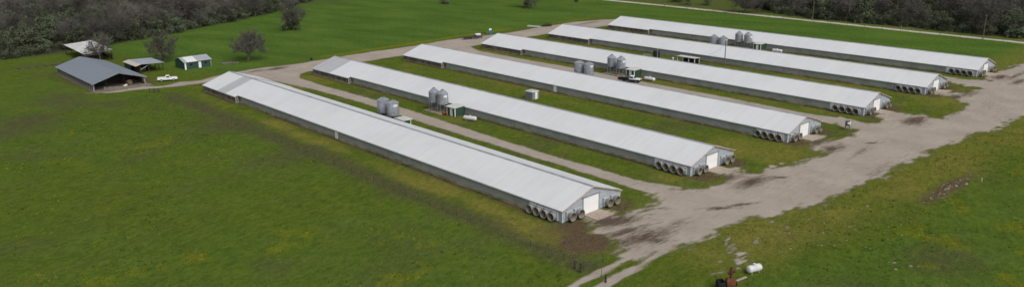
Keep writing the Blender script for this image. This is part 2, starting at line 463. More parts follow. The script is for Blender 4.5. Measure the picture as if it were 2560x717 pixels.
dull = dull + np.exp(-((X + 16.8 + 2.6 * (n12 - .5)) / 3.2) ** 2) * (0.55 + 0.5 * n5) * sstep(160, 140, Y) * sstep(-20, -14, Y)
dull = dull + sfront * np.exp(-((edge_d - 26 + 6 * (n30 - .5)) / 7) ** 2) * np.clip(n12 * 2 - .65, 0, .8)
dull = dull + inyard * np.clip((nst - .52) * 3, 0, .5)
cx, cy = G(1465, 607); dirt = 1.5 * g2(cx, cy, 5.8, 4.0, .3) * (0.1 + 1.6 * n5) + 0.7 * g2(*G(1380, 590), 5, 2.5, 1.2) * n5 * 1.6
cx, cy = G(2370, 470); dirt = dirt + 1.5 * g2(cx, cy, 10.5, 1.7, -0.02) * (0.4 + n5)
cx, cy = G(1850, 630); dirt = dirt + 0.5 * g2(*G(1980, 590), 3, 1.5, 0) * (0.3 + n5)
for hx, hy in zip(HX, HY):
    dirt = dirt + 1.1 * g2(hx - 4.5, hy - 2.4, 4.8, 1.8) + 1.0 * g2(hx + 4.6, hy - 2.2, 3.8, 1.6) + 0.5 * g2(hx, hy - 6, 8, 3) * n5
    inl = sstep(-3, 0, Y - hy) * sstep(HL + 2, HL, Y - hy)
    for sx in (-1, 1):
        hw = np.where(Y - hy > EXT0, 8.4, 7.45)
        dirt = dirt + 0.85 * inl * np.exp(-((X - hx - sx * (hw + .3)) / 0.75) ** 2) * (0.4 + n5 * .8)
        dirt = dirt + 0.30 * inl * np.exp(-((X - hx - sx * 8.6) / 1.6) ** 2) * n12
dirt = dirt + 0.8 * g2(-16, 175, 4, 10) + 0.9 * g2(-29, 166, 4, 2.4) + .7 * g2(-33.5, 186, 1.2, 16) + .5 * g2(-36, 205, 16, 7) * n5 + .6 * g2(-12, 205, 8, 10) * n5 + .5 * g2(-3, 178, 8, 3) * n5
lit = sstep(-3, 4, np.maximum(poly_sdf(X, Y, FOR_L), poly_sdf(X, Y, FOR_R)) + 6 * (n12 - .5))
roadside = np.exp(-((X - 247.5) / 3.5) ** 2) * sstep(-60, -40, Y)
dry = dry + 0.5 * roadside; dirt = dirt + .3 * roadside
meadow2 = sstep(246, 252, X) * sstep(105, 120, Y) * (1 - lit)
lush = lush * (1 - 0.75 * meadow2); dull = dull + .5 * meadow2 + 0.2 * g2(-30, 225, 25, 18)
flow = leftf * sstep(.57, .72, fbm(X, Y, 7, 5, 200.)) * sstep(.40, .6, fbm(X, Y, 40, 2, 300.)) * sstep(150, 110, Y)
flow = np.maximum(flow, sback * 3 * np.exp(-((Y - 167.6 + 1.5 * (n12 - .5)) / 1.5) ** 2) * sstep(35, 60, X) * sstep(150, 120, X) * (.6 + 1.6 * n5))
flow = np.maximum(flow, np.exp(-((Y - 165.2) / 1.0) ** 2) * sstep(150, 160, X) * sstep(190, 180, X) * 1.8)
flow = np.maximum(flow, sfront * sstep(.53, .70, fbm(X, Y, 5, 5, 220.)) * sstep(10, 18, edge_d) * 1.0)


def mk_ground_mat():
    m = bpy.data.materials.new('meadow_ground'); m.use_nodes = True
    n, l = m.node_tree.nodes, m.node_tree.links
    p = n['Principled BSDF']; p.inputs['Roughness'].default_value = 1.0; p.inputs['Specular IOR Level'].default_value = 0.02
    geo = n.new('ShaderNodeNewGeometry')

    def noise(sc, det=6, ro=0.6, stretch=None, rot=0):
        q = n.new('ShaderNodeTexNoise'); q.inputs['Scale'].default_value = sc; q.inputs['Detail'].default_value = det; q.inputs['Roughness'].default_value = ro
        src = geo.outputs['Position']
        if stretch:
            mp = n.new('ShaderNodeMapping'); mp.vector_type = 'TEXTURE'; mp.inputs['Scale'].default_value = tuple(1 / v for v in stretch); mp.inputs['Rotation'].default_value = (0, 0, rot)
            l.new(src, mp.inputs['Vector']); src = mp.outputs[0]
        l.new(src, q.inputs['Vector'])
        return q.outputs['Fac']

    def mixc(f, a, b):
        q = n.new('ShaderNodeMix'); q.data_type = 'RGBA'
        l.new(f, q.inputs[0])
        for i, u in ((6, a), (7, b)):
            if isinstance(u, tuple): q.inputs[i].default_value = (*u, 1)
            else: l.new(u, q.inputs[i])
        return q.outputs[2]

    def ramp(f, lo, hi, to=1.0):
        q = n.new('ShaderNodeMapRange'); q.inputs['From Min'].default_value = lo; q.inputs['From Max'].default_value = hi; q.inputs['To Max'].default_value = to
        l.new(f, q.inputs['Value']); return q.outputs[0]

    def attr(a):
        q = n.new('ShaderNodeAttribute'); q.attribute_name = a; return q.outputs['Fac']

    def mul(a, b, op='MULTIPLY'):
        q = n.new('ShaderNodeMath'); q.operation = op
        for i, u in enumerate((a, b)):
            if isinstance(u, (int, float)): q.inputs[i].default_value = u
            else: l.new(u, q.inputs[i])
        return q.outputs[0]

    fine = noise(1.3, 8, 0.72); mid = noise(0.22, 6, 0.6); fine2 = noise(3.1, 5, 0.7)

    def mask(a, soft=0.55):
        # attribute broken up by noise, so that patches have ragged, weedy edges
        return ramp(mul(attr(a), mul(mul(fine, 1.1), soft, 'ADD')), 0.18, 0.95)
    base = mixc(ramp(mid, .32, .66), GR['base0'], GR['base1']); base = mixc(ramp(noise(0.06, 7, .62, (1, 1.8, 1), .3), .52, .74, .55), base, GR['dull1']); base = mixc(ramp(noise(0.13, 6, .6), .55, .72, .7), base, GR['lush1'])
    base = mixc(ramp(fine, .42, .70), base, GR['base2'])
    c = mixc(mul(attr('lush'), 0.95), base, mixc(ramp(noise(0.09, 6, .6, (1, .35, 1), .25), .32, .68), GR['lush0'], GR['lush1']))
    c = mixc(mask('dull'), c, mixc(ramp(fine2, .35, .65), GR['dull0'], GR['dull1']))
    c = mixc(mask('dry'), c, mixc(ramp(fine, .35, .65), GR['dry0'], GR['dry1']))
    c = mixc(mask('dirt'), c, mixc(ramp(fine2, .35, .65), GR['dirt0'], GR['dirt1']))
    c = mixc(ramp(mul(attr('flow'), fine), .22, .62, .62), c, GR['flow'])
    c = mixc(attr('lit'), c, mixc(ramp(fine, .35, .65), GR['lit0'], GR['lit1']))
    q = n.new('ShaderNodeMix'); q.data_type = 'RGBA'; q.blend_type = 'MULTIPLY'; q.inputs[0].default_value = 1
    l.new(c, q.inputs[6])
    r2 = n.new('ShaderNodeValToRGB'); r2.color_ramp.elements[0].position = .3; r2.color_ramp.elements[1].position = .7
    r2.color_ramp.elements[0].color = (.78, .80, .76, 1); r2.color_ramp.elements[1].color = (1.2, 1.19, 1.2, 1)
    l.new(fine2, r2.inputs[0]); l.new(r2.outputs[0], q.inputs[7])
    clump = noise(0.55, 5, .7, (1, 1.7, 1), .4)
    q3 = n.new('ShaderNodeMix'); q3.data_type = 'RGBA'; q3.blend_type = 'MULTIPLY'; q3.inputs[0].default_value = 1
    r3 = n.new('ShaderNodeValToRGB'); r3.color_ramp.elements[0].position = .34; r3.color_ramp.elements[1].position = .68
    r3.color_ramp.elements[0].color = (.74, .78, .76, 1); r3.color_ramp.elements[1].color = (1.22, 1.19, 1.1, 1)
    l.new(clump, r3.inputs[0]); l.new(q.outputs[2], q3.inputs[6]); l.new(r3.outputs[0], q3.inputs[7])
    l.new(q3.outputs[2], p.inputs['Base Color'])
    bm = n.new('ShaderNodeBump'); bm.inputs['Strength'].default_value = 0.8; bm.inputs['Distance'].default_value = 0.16
    l.new(mul(fine, fine2, 'ADD'), bm.inputs['Height']); l.new(bm.outputs[0], p.inputs['Normal'])
    return m


GR = dict(base0=(0.060, 0.104, 0.0125), base1=(0.097, 0.139, 0.017), base2=(0.122, 0.140, 0.026),
          lush0=(0.056, 0.112, 0.020), lush1=(0.100, 0.164, 0.030), dull0=(0.072, 0.074, 0.033), dull1=(0.106, 0.104, 0.050),
          dry0=(0.142, 0.142, 0.027), dry1=(0.202, 0.180, 0.046), dirt0=(0.078, 0.055, 0.036), dirt1=(0.150, 0.108, 0.068), flow=(0.180, 0.182, 0.012),
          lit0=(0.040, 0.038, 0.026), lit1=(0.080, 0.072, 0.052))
nxg, nyg = X.shape
idx = np.arange(nxg * nyg).reshape(nxg, nyg)
F = np.stack([idx[:-1, :-1], idx[1:, :-1], idx[1:, 1:], idx[:-1, 1:]], -1).reshape(-1, 4)
Z = np.where(lit > .01, -0.02, 0.0) * 0
gnd = np_mesh('ground', np.stack([X, Y, Z], -1).reshape(-1, 3), [F], mk_ground_mat(),
              attrs=dict(lush=lush, dry=np.clip(dry, 0, 1.2), dull=np.clip(dull, 0, 1.1), dirt=np.clip(dirt, 0, 1.2), flow=np.clip(flow, 0, 2), lit=lit))
tag(gnd, kind='structure')


# ------------------------------------------------------------------ gravel sheets with ragged edges
def sheet(name, D, xs, ys, z, mat_, attrs):
    """Keep the part of a grid where D > 0 (marching triangles)."""
    A = [np.asarray(a) for a in attrs.values()]
    nx, ny = D.shape
    id_ = np.arange(nx * ny).reshape(nx, ny)
    q = np.stack([id_[:-1, :-1], id_[1:, :-1], id_[1:, 1:], id_[:-1, 1:]], -1).reshape(-1, 4)
    d = D.ravel()
    pos = (d[q] > 0).sum(1)
    full = q[pos == 4]
    part = q[(pos > 0) & (pos < 4)]
    XX, YY = np.meshgrid(xs, ys, indexing='ij')
    V = [np.stack([XX.ravel(), YY.ravel()], -1)]
    AV = [[a.ravel()] for a in A]
    flat = V[0]; extra = []; exa = [[] for _ in A]; tris = []; quads = []
    base = nx * ny; cache = {}

    def cut(i, j):
        k = (min(i, j), max(i, j))
        if k in cache: return cache[k]
        t = d[i] / (d[i] - d[j])
        extra.append(flat[i] * (1 - t) + flat[j] * t)
        for a, e in zip(A, exa): e.append(a.ravel()[i] * (1 - t) + a.ravel()[j] * t)
        cache[k] = base + len(extra) - 1
        return cache[k]
    for c in part:
        for tri in ((c[0], c[1], c[2]), (c[0], c[2], c[3])):
            out = []
            for a in range(3):
                i, j = int(tri[a]), int(tri[(a + 1) % 3])
                if d[i] > 0: out.append(i)
                if (d[i] > 0) != (d[j] > 0): out.append(cut(i, j))
            if len(out) == 3: tris.append(out)
            elif len(out) == 4: quads.append(out)
    P = np.concatenate([flat, np.array(extra).reshape(-1, 2)])
    AA = [np.concatenate([a.ravel(), np.array(e)]) for a, e in zip(A, exa)]
    allq = np.concatenate([full, np.array(quads, int).reshape(-1, 4)]); allt = np.array(tris, int).reshape(-1, 3)
    used = np.unique(np.concatenate([allq.ravel(), allt.ravel()]))
    mp = np.zeros(len(P), int); mp[used] = np.arange(len(used))
    o = np_mesh(name, np.column_stack([P[used], np.full(len(used), z)]), [mp[allq], mp[allt]], mat_, attrs={k: a[used] for k, a in zip(attrs, AA)})
    return tag(o, kind='structure')


def mk_gravel(name, c0, c1, edgecol, mudcol, streak_rot=-0.1):
    m = bpy.data.materials.new(name); m.use_nodes = True
    n, l = m.node_tree.nodes, m.node_tree.links
    p = n['Principled BSDF']; p.inputs['Roughness'].default_value = 0.95; p.inputs['Specular IOR Level'].default_value = 0.1
    geo = n.new('ShaderNodeNewGeometry')

    def noise(sc, det=6, ro=0.6, stretch=None, rot=0):
        q = n.new('ShaderNodeTexNoise'); q.inputs['Scale'].default_value = sc; q.inputs['Detail'].default_value = det; q.inputs['Roughness'].default_value = ro
        src = geo.outputs['Position']
        if stretch:
            mp = n.new('ShaderNodeMapping'); mp.vector_type = 'TEXTURE'; mp.inputs['Scale'].default_value = tuple(1 / v for v in stretch); mp.inputs['Rotation'].default_value = (0, 0, rot)
            l.new(src, mp.inputs['Vector']); src = mp.outputs[0]
        l.new(src, q.inputs['Vector']); return q.outputs['Fac']

    def mixc(f, a, b):
        q = n.new('ShaderNodeMix'); q.data_type = 'RGBA'; l.new(f, q.inputs[0])
        for i, u in ((6, a), (7, b)):
            if isinstance(u, tuple): q.inputs[i].default_value = (*u, 1)
            else: l.new(u, q.inputs[i])
        return q.outputs[2]

    def ramp(f, lo, hi, to=1.0):
        q = n.new('ShaderNodeMapRange'); q.inputs['From Min'].default_value = lo; q.inputs['From Max'].default_value = hi; q.inputs['To Max'].default_value = to
        l.new(f, q.inputs['Value']); return q.outputs[0]

    def attr(a):
        q = n.new('ShaderNodeAttribute'); q.attribute_name = a; return q.outputs['Fac']

    def mul(a, b, op='MULTIPLY'):
        q = n.new('ShaderNodeMath'); q.operation = op
        for i, u in enumerate((a, b)):
            if isinstance(u, (int, float)): q.inputs[i].default_value = u
            else: l.new(u, q.inputs[i])
        return q.outputs[0]
    big = noise(0.11, 6, .62); fine = noise(1.6, 8, .75); st = noise(0.30, 8, .7, (1, 9.0, 1), streak_rot); blot = noise(0.45, 8, .72, (1, 2.6, 1), streak_rot)
    c = mixc(ramp(big, .35, .65), c0, c1)
    c = mixc(ramp(st, .42, .72, .42), c, tuple(v * .74 for v in c0))
    c = mixc(ramp(fine, .52, .75, .5), c, tuple(min(1, v * 1.3) for v in c1))
    c = mixc(ramp(mul(mul(attr('mud'), .55), mul(mul(mul(fine, .5), blot, 'ADD'), st, 'ADD'), 'ADD'), 1.36, 1.78, .95), c, mudcol)
    e = ramp(mul(mul(attr('edge'), -.30), mul(mul(fine, .6), mul(blot, .6), 'ADD'), 'ADD'), .12, .52, .97)
    c = mixc(e, c, edgecol)
    l.new(c, p.inputs['Base Color'])
    bm = n.new('ShaderNodeBump'); bm.inputs['Strength'].default_value = .6; bm.inputs['Distance'].default_value = .05
    l.new(mul(fine, st, 'ADD'), bm.inputs['Height']); l.new(bm.outputs[0], p.inputs['Normal'])
    return m


CELL = 0.3
xs = np.arange(-58, 216, CELL); ys = np.arange(-46, 172, CELL)
XX, YY = np.meshgrid(xs, ys, indexing='ij')
Da = poly_sdf(XX, YY, apron); Dd = poly_sdf(XX, YY, drive)
Dl = np.max([poly_sdf(XX, YY, p) for p in lanes], axis=0)
Dt = np.max([0.80 - line_dist(XX, YY, t) for t in track], axis=0)
rag = fbm(XX, YY, 5.0, 5, 12.0) - 0.5; rag2 = fbm(XX * .42, YY * 1.5 + XX * .15, 1.5, 3, 92.0) - 0.5; rag3 = fbm(XX, YY, 14, 2, 33.) - .5; rag4 = fbm(XX * .6, YY * 1.1, .9, 2, 140.) - .5
Da2 = Da + rag * 3.0 + rag2 * 3.4 + rag3 * 1.6 + rag4 * 1.8
Da2 = Da2 + .6
D = np.max([Da2, Dd + .5 + rag * 2.6 + rag2, Dl + .55 + rag * .8 + rag2 * .6 + rag4 * .5, Dt + rag2 * 1.5 + rag * .6], axis=0)
# gravel washed out onto the verge
def spill(px, py, rx, ry, a, k): 
    c_, s_ = math.cos(a), math.sin(a); x0, y0 = G(px, py)
    u = ((XX - x0) * c_ + (YY - y0) * s_) / rx; v = (-(XX - x0) * s_ + (YY - y0) * c_) / ry
    e = np.exp(-(u * u + v * v))
    return k * .42 * e + (6.0 * rag2 + 1.5 * rag + 4.5 * rag4) * np.minimum(1, e * 2.5) - 1.15
for a in ((1845, 640, 7, 1.6, .75, 3.2), (1930, 570, 7, 2.0, .1, 1.3), (1790, 655, 4, 1.4, .6, 1.6), (1950, 418, 7, 2.0, .1, 2.2)):
    D = np.maximum(D, spill(*a))
mud = np.zeros(XX.shape)
for px, py, rx, ry, a, k in ((1530, 552, 5.5, 2.6, -.35, 1.2), (1610, 592, 7.0, 2.2, -.2, 1.0), (1560, 580, 6, 1.2, -.15, 1.0), (1640, 600, 2.2, 1.6, 0, .9), (1690, 560, 4, 1.2, 0, .6), (1800, 520, 3.2, .8, -.62, 1.0), (1860, 510, 3.5, .7, -.5, .95),
                             (1800, 445, 4.5, 2.2, -.3, 1.2), (1880, 455, 5, 1.9, 0, 1.0), (1950, 443, 1.8, .6, -.7, 1.), (2040, 356, 5, 1.8, -.2, 1.15), (2080, 372, 5, 2, .0, .9), (2150, 380, 5, .8, .1, .7), (2180, 357, 2, .6, -.7, .9),
                             (2290, 300, 6, 2.2, 0, 1.0), (2330, 277, 4, 2.0, -.2, .9), (2380, 245, 6, 1.6, 0, 1.1), (2420, 235, 6, 2, 0, .8), (2500, 193, 5, 2, 0, 1.1), (2545, 205, 6, 1.6, 0, .9), (2540, 190, 10, 1.0, 0, .9),
                             (1640, 520, 3, .8, -.7, .6), (2180, 470, 5, .9, 0, .4), (690, 172, 5, 2.2, .1, 1.0), (640, 178, 4, 1.6, .1, .7), (1470, 58, 9, 2, 0, .7), (2200, 425, 9, 1.0, .1, .5)):
    x0, y0 = G(px, py); c_, s_ = math.cos(a), math.sin(a)
    u = ((XX - x0) * c_ + (YY - y0) * s_) / rx; v = (-(XX - x0) * s_ + (YY - y0) * c_) / ry
    mud = np.maximum(mud, k * np.exp(-(u * u + v * v)))
mud = mud + .25 * np.clip(fbm(XX, YY, 9, 3, 400.) - .55, 0, 1) * 3
M['gravel'] = mk_gravel('gravel', (0.335, 0.288, 0.240), (0.410, 0.360, 0.307), (0.098, 0.108, 0.026), (0.085, 0.058, 0.042))
sheet('gravel_yard_road', D, xs, ys, 0.006, M['gravel'], dict(edge=np.clip(np.max([D, (Dl + rag * .7 + rag4 * .6 + .55) * 2.2, (Dt + rag2 * 1.2 + .1) * 3.2], axis=0), 0, 4), mud=mud))

rx_ = [(244.6, 420), (246.0, 250), (245.6, 212), (245.4, 169), (244.4, 122), (244.0, 92), (242.6, 55), (241.6, 23), (241.2, 1), (240.5, -60), (239.5, -200)]
xs2 = np.arange(234, 252, 0.5); ys2 = np.arange(-200, 420, 0.5)
X2, Y2 = np.meshgrid(xs2, ys2, indexing='ij')
D2 = 2.3 - line_dist(X2, Y2, rx_) + (fbm(X2, Y2, 3, 3) - .5) * 1.6
M['road_gravel'] = mk_gravel('pale_road_gravel', (0.47, 0.44, 0.39), (0.56, 0.53, 0.48), (0.30, 0.27, 0.2), (0.3, 0.26, 0.2), 1.5)
sheet('gravel_road', D2, xs2, ys2, 0.006, M['road_gravel'], dict(edge=np.clip(D2, 0, 4), mud=np.zeros(D2.shape)))

# ------------------------------------------------------------------ poultry houses
def fan_meshes():
    hb = MB(); hb.box(-.78, .78, -.42, 0, -.80, .80)
    cb = MB(); cb.lathe([(.66, -.43), (.70, -.7), (.80, -1.25), (.80, -1.30), (.745, -1.30), (.745, -1.25), (.62, -.6), (.60, -.44)], 22, axis='y')
    rb = MB(); rb.lathe([(.745, -1.302), (.82, -1.302), (.83, -1.22), (.80, -1.22)], 22, axis='y')
    bl = MB()
    bl.lathe([(.02, -.45), (.62, -.45)], 22, axis='y')
    bl.tube((0, -.46, 0), (0, -.68, 0), .09, n=10)
    for i in range(6):
        t = i * PI / 3 + .2
        c, s_ = math.cos(t), math.sin(t)
        bl.add([(c * .08 - s_ * .05, -.55, s_ * .08 + c * .05), (c * .58 - s_ * .14, -.50, s_ * .58 + c * .14), (c * .58 + s_ * .14, -.60, s_ * .58 - c * .14), (c * .08 + s_ * .05, -.60, s_ * .08 - c * .05)], [(0, 1, 2, 3)])
    gd = MB()
    for k in range(-2, 3): gd.box(-.5, .5, -.80, -.785, k * .22 - .012, k * .22 + .012)
    return hb, cb, rb, bl


_fan = None


def fan(parent, x, y, z, rz):
    """exhaust fan: square housing (the part) with cone, rim and blades below it; local -y is outwards."""
    global _fan
    if _fan is None:
        hb, cb, rb, bl = fan_meshes()
        _fan = (hb.build('exhaust_fan', M['siding'], link=False, bevel=.02), cb.build('fan_cone', M['cone'], link=False, smooth=True),
                rb.build('fan_rim', M['cone_rim'], link=False, smooth=True), bl.build('fan_blades', M['fan_dark'], link=False))
    h = _fan[0].copy(); COL.objects.link(h); h.parent = parent; h.scale = (.95, 1, .95); h.location = (x, y, z); h.rotation_euler = (0, 0, rz)
    for q in _fan[1:]:
        c = q.copy(); COL.objects.link(c); c.parent = h
    return h


def roof_z(x): return RIDGE - abs(x) * SLOPE


HLAB = ['front poultry house of the six, white roof with one grey stripe near its far end',
        'second poultry house from the front, its roof grey at the far end',
        'third poultry house from the front, with a white door halfway along its wall',
        'fourth poultry house from the front, with dark flatbed truck parked by its green shed',
        'fifth poultry house from the front, behind the pump shelter and dark upright tank',
        'rearmost poultry house of the six, beside the open bright green field']


def house(i):
    t = thing('poultry_house', HLAB[i], 'poultry house', (HX[i], HY[i], 0), 0, 'six parallel poultry houses')
    th = .07
    # walls of the long sides: curtain over a stained footing, metal siding at the fan end
    for sx in (-1, 1):
        a, b = (sx * 7.45, sx * 7.25) if sx > 0 else (-7.45, -7.25)
        q = MB(); q.box(min(a, b), max(a, b), 9.0, EXT0, .60, 2.12); q.build('side_curtain', M['curtain'], t)
        q = MB(); q.box(min(sx * 7.51, sx * 7.25), max(sx * 7.51, sx * 7.25), 9.0, EXT0, -.1, .60); q.build('footing', M['stem'], t)
        q = MB(); q.box(min(sx * 7.47, sx * 7.25), max(sx * 7.47, sx * 7.25), .12, 8.998, -.1, 2.12); q.build('fan_end_wall', M['siding_v'], t)
        q = MB(); q.box(min(sx * 8.35, sx * 8.15), max(sx * 8.35, sx * 8.15), EXT0 + .12, HL - .3,   .38, 1.84); q.build('cooling_pad_wall', M['boards'], t)
        q = MB(); q.box(min(sx * 8.41, sx * 8.15), max(sx * 8.41, sx * 8.15), EXT0 + .12, HL - .3, -.1, .378); q.build('footing', M['stem'], t)
        q = MB(); q.box(min(sx * 8.35, sx * 7.25), max(sx * 8.35, sx * 7.25), EXT0 + .002, EXT0 + .118, -.1, 1.84); q.build('return_wall', M['boards'], t)
        # pale frame of the little door in the return wall
        q = MB(); xa, xb = sx * 8.30, sx * 7.60
        xa, xb = min(xa, xb), max(xa, xb)
        for x0, x1, z0, z1 in ((xa, xa + .09, .1, 1.88), (xb - .09, xb, .1, 1.88), (xa + .09, xb - .09, 1.79, 1.88), (xa + .09, xb - .09, .1, .19)):
            q.box(x0, x1, EXT0 - .06, EXT0 + .001, z0, z1)
        q.build('door_frame', M['trim'], t)
        q = MB(); q.box(min(sx * 7.50, sx * 7.452), max(sx * 7.50, sx * 7.452), EXT0 - 1.3, EXT0 - .07, .62, 2.1); q.build('board_panel', M['boards'], t)
    g = MB(); g.prism_y([(-7.47, -.1), (7.47, -.1), (7.47, roof_z(7.47) - th), (0, RIDGE - th), (-7.47, roof_z(7.47) - th)], 0, .118)
    g.build('gable_wall', M['siding'], t)
    g = MB(); g.prism_y([(-8.35, -.1), (8.35, -.1), (8.35, roof_z(8.35) - th), (0, RIDGE - th), (-8.35, roof_z(8.35) - th)], HL - .298, HL - .18); g.build('gable_wall', M['boards'], t)
    for sx in (-1, 1):
        q = MB(); q.box(min(sx * 7.53, sx * 7.35), max(sx * 7.53, sx * 7.35), -.05, -.002, 0, 2.1); q.build('corner_trim', M['trim'], t)
    # roof: two slopes, stepping out over the far section
    r = MB()
    for sx in (-1, 1):
        for y0, y1, xe in ((-.35, EXT0 - .25, 7.7), (EXT0 - .25, HL, 8.6)):
            r.hexa([(0, y0, RIDGE - th), (sx * xe, y0, roof_z(xe) - th), (sx * xe, y0, roof_z(xe)), (0, y0, RIDGE)],
                   [(0, y1, RIDGE - th), (sx * xe, y1, roof_z(xe) - th), (sx * xe, y1, roof_z(xe)), (0, y1, RIDGE)])
    rf = r.build('roof', M['roof'], t)
    c = MB()
    for sx in (-1, 1):
        e = .34
        c.hexa([(0, -.36, RIDGE + .03), (sx * e, -.36, roof_z(e) + .012), (sx * e, -.36, roof_z(e) + .05), (0, -.36, RIDGE + .075)],
               [(0, HL + .01, RIDGE + .03), (sx * e, HL + .01, roof_z(e) + .012), (sx * e, HL + .01, roof_z(e) + .05), (0, HL + .01, RIDGE + .075)])
    c.build('ridge_cap', M['ridge'], rf)
    patch = {0: (128.0, 133.5), 1: (133.0, HL - .02)}.get(i)
    if patch:
        q = MB()
        for sx in (-1, 1):
            q.hexa([(sx * .36, patch[0], roof_z(.36) + .004), (sx * 8.58, patch[0], roof_z(8.58) + .004), (sx * 8.58, patch[0], roof_z(8.58) + .018), (sx * .36, patch[0], roof_z(.36) + .018)],
                   [(sx * .36, patch[1], roof_z(.36) + .004), (sx * 8.58, patch[1], roof_z(8.58) + .004), (sx * 8.58, patch[1], roof_z(8.58) + .018), (sx * .36, patch[1], roof_z(.36) + .018)])
        q = q.build('roof_panel', M['roof_grey'], rf)
        q['label'] = 'dull grey sheet across the white roof'
    for sx in (-1, 1):                                       # rake trim and eave fascia
        q = MB(); q.hexa([(0, -.41, RIDGE - .16), (sx * 7.72, -.41, roof_z(7.72) - .16), (sx * 7.72, -.41, roof_z(7.72) + .01), (0, -.41, RIDGE + .01)],
                         [(0, -.353, RIDGE - .16), (sx * 7.72, -.353, roof_z(7.72) - .16), (sx * 7.72, -.353, roof_z(7.72) + .01), (0, -.353, RIDGE + .01)])
        q.build('rake_trim', M['rust_trim'], rf)
        q = MB(); q.box(min(sx * 7.72, sx * 7.66), max(sx * 7.72, sx * 7.66), -.34, EXT0 - .3, roof_z(7.7) - .19, roof_z(7.7) - .072)
        q.box(min(sx * 8.62, sx * 8.56), max(sx * 8.62, sx * 8.56), EXT0 - .2, HL - .05, roof_z(8.6) - .19, roof_z(8.6) - .072)
        q.build('eave_fascia', M['trim'], rf)
    # big door at the fan end
    dx = -.3
    d = MB(); d.box(dx - 1.95, dx + 1.95, -.055, -.004, .02, 1.53); d.box(dx - 1.95, dx + 1.95, -.055, -.004, 1.57, 3.05)
    dd = d.build('roller_door', M['door_white'], t)
    q = MB(); q.box(dx - 2.12, dx - 1.97, -.11, -.003, 0, 3.1); q.box(dx + 1.97, dx + 2.12, -.11, -.003, 0, 3.1); q.box(dx - 2.3, dx + 2.3, -.2, -.003, 3.101, 3.28)
    q.build('door_frame', M['galv'], dd)
    for x in (-6.05, -4.0, 3.5, 5.45): fan(t, x, 0, 1.05, 0)
    for y in (1.5, 3.25, 5.0, 6.75): fan(t, -7.47, y, 1.02, -PI / 2)
    for y in (1.5, 3.25, 5.0, 6.75): fan(t, 7.47, y, 1.02, PI / 2)
    # small boxes and doors along the visible wall
    for y in (41.8, 103.0):
        q = MB(); q.box(-7.55, -7.452, y - .42, y + .42, .75, 1.75); q.build('inlet_box', M['galv'], t, bevel=.015)
    if i in (0, 2):
        q = MB(); q.box(-7.54, -7.452, 70.9, 72.1, .08, 2.0); dq = q.build('side_door', M['white'], t)
        q = MB(); q.tube((-7.54, 71.0, 1.05), (-7.60, 71.0, 1.05), .05); q.build('handle', M['galv_dark'], dq)
        q = MB(); q.box(-7.55, -7.452, 68.6, 69.4, .8, 1.7); q.build('inlet_box', M['galv'], t, bevel=.015)
    if i in (1, 3, 5):
        q = MB(); q.box(-7.55, -7.475, 7.65, 8.6, .15, 2.02); q.build('side_door', M['white'], t)
    else:
        q = MB(); q.box(-7.55, -7.475, 8.15, 8.6, .8, 1.9); q.build('inlet_box', M['galv'], t, bevel=.015)
    # pad in front of the door
    q = MB(); q.box(dx - 2.1, dx + 2.2, -3.4, -.21, -.05, .10)
    p_ = q.build('concrete_pad', M['concrete'], bevel=.03); p_.location = (HX[i], HY[i], 0); tag(p_, kind='structure')
    return t


for i in range(6): house(i)

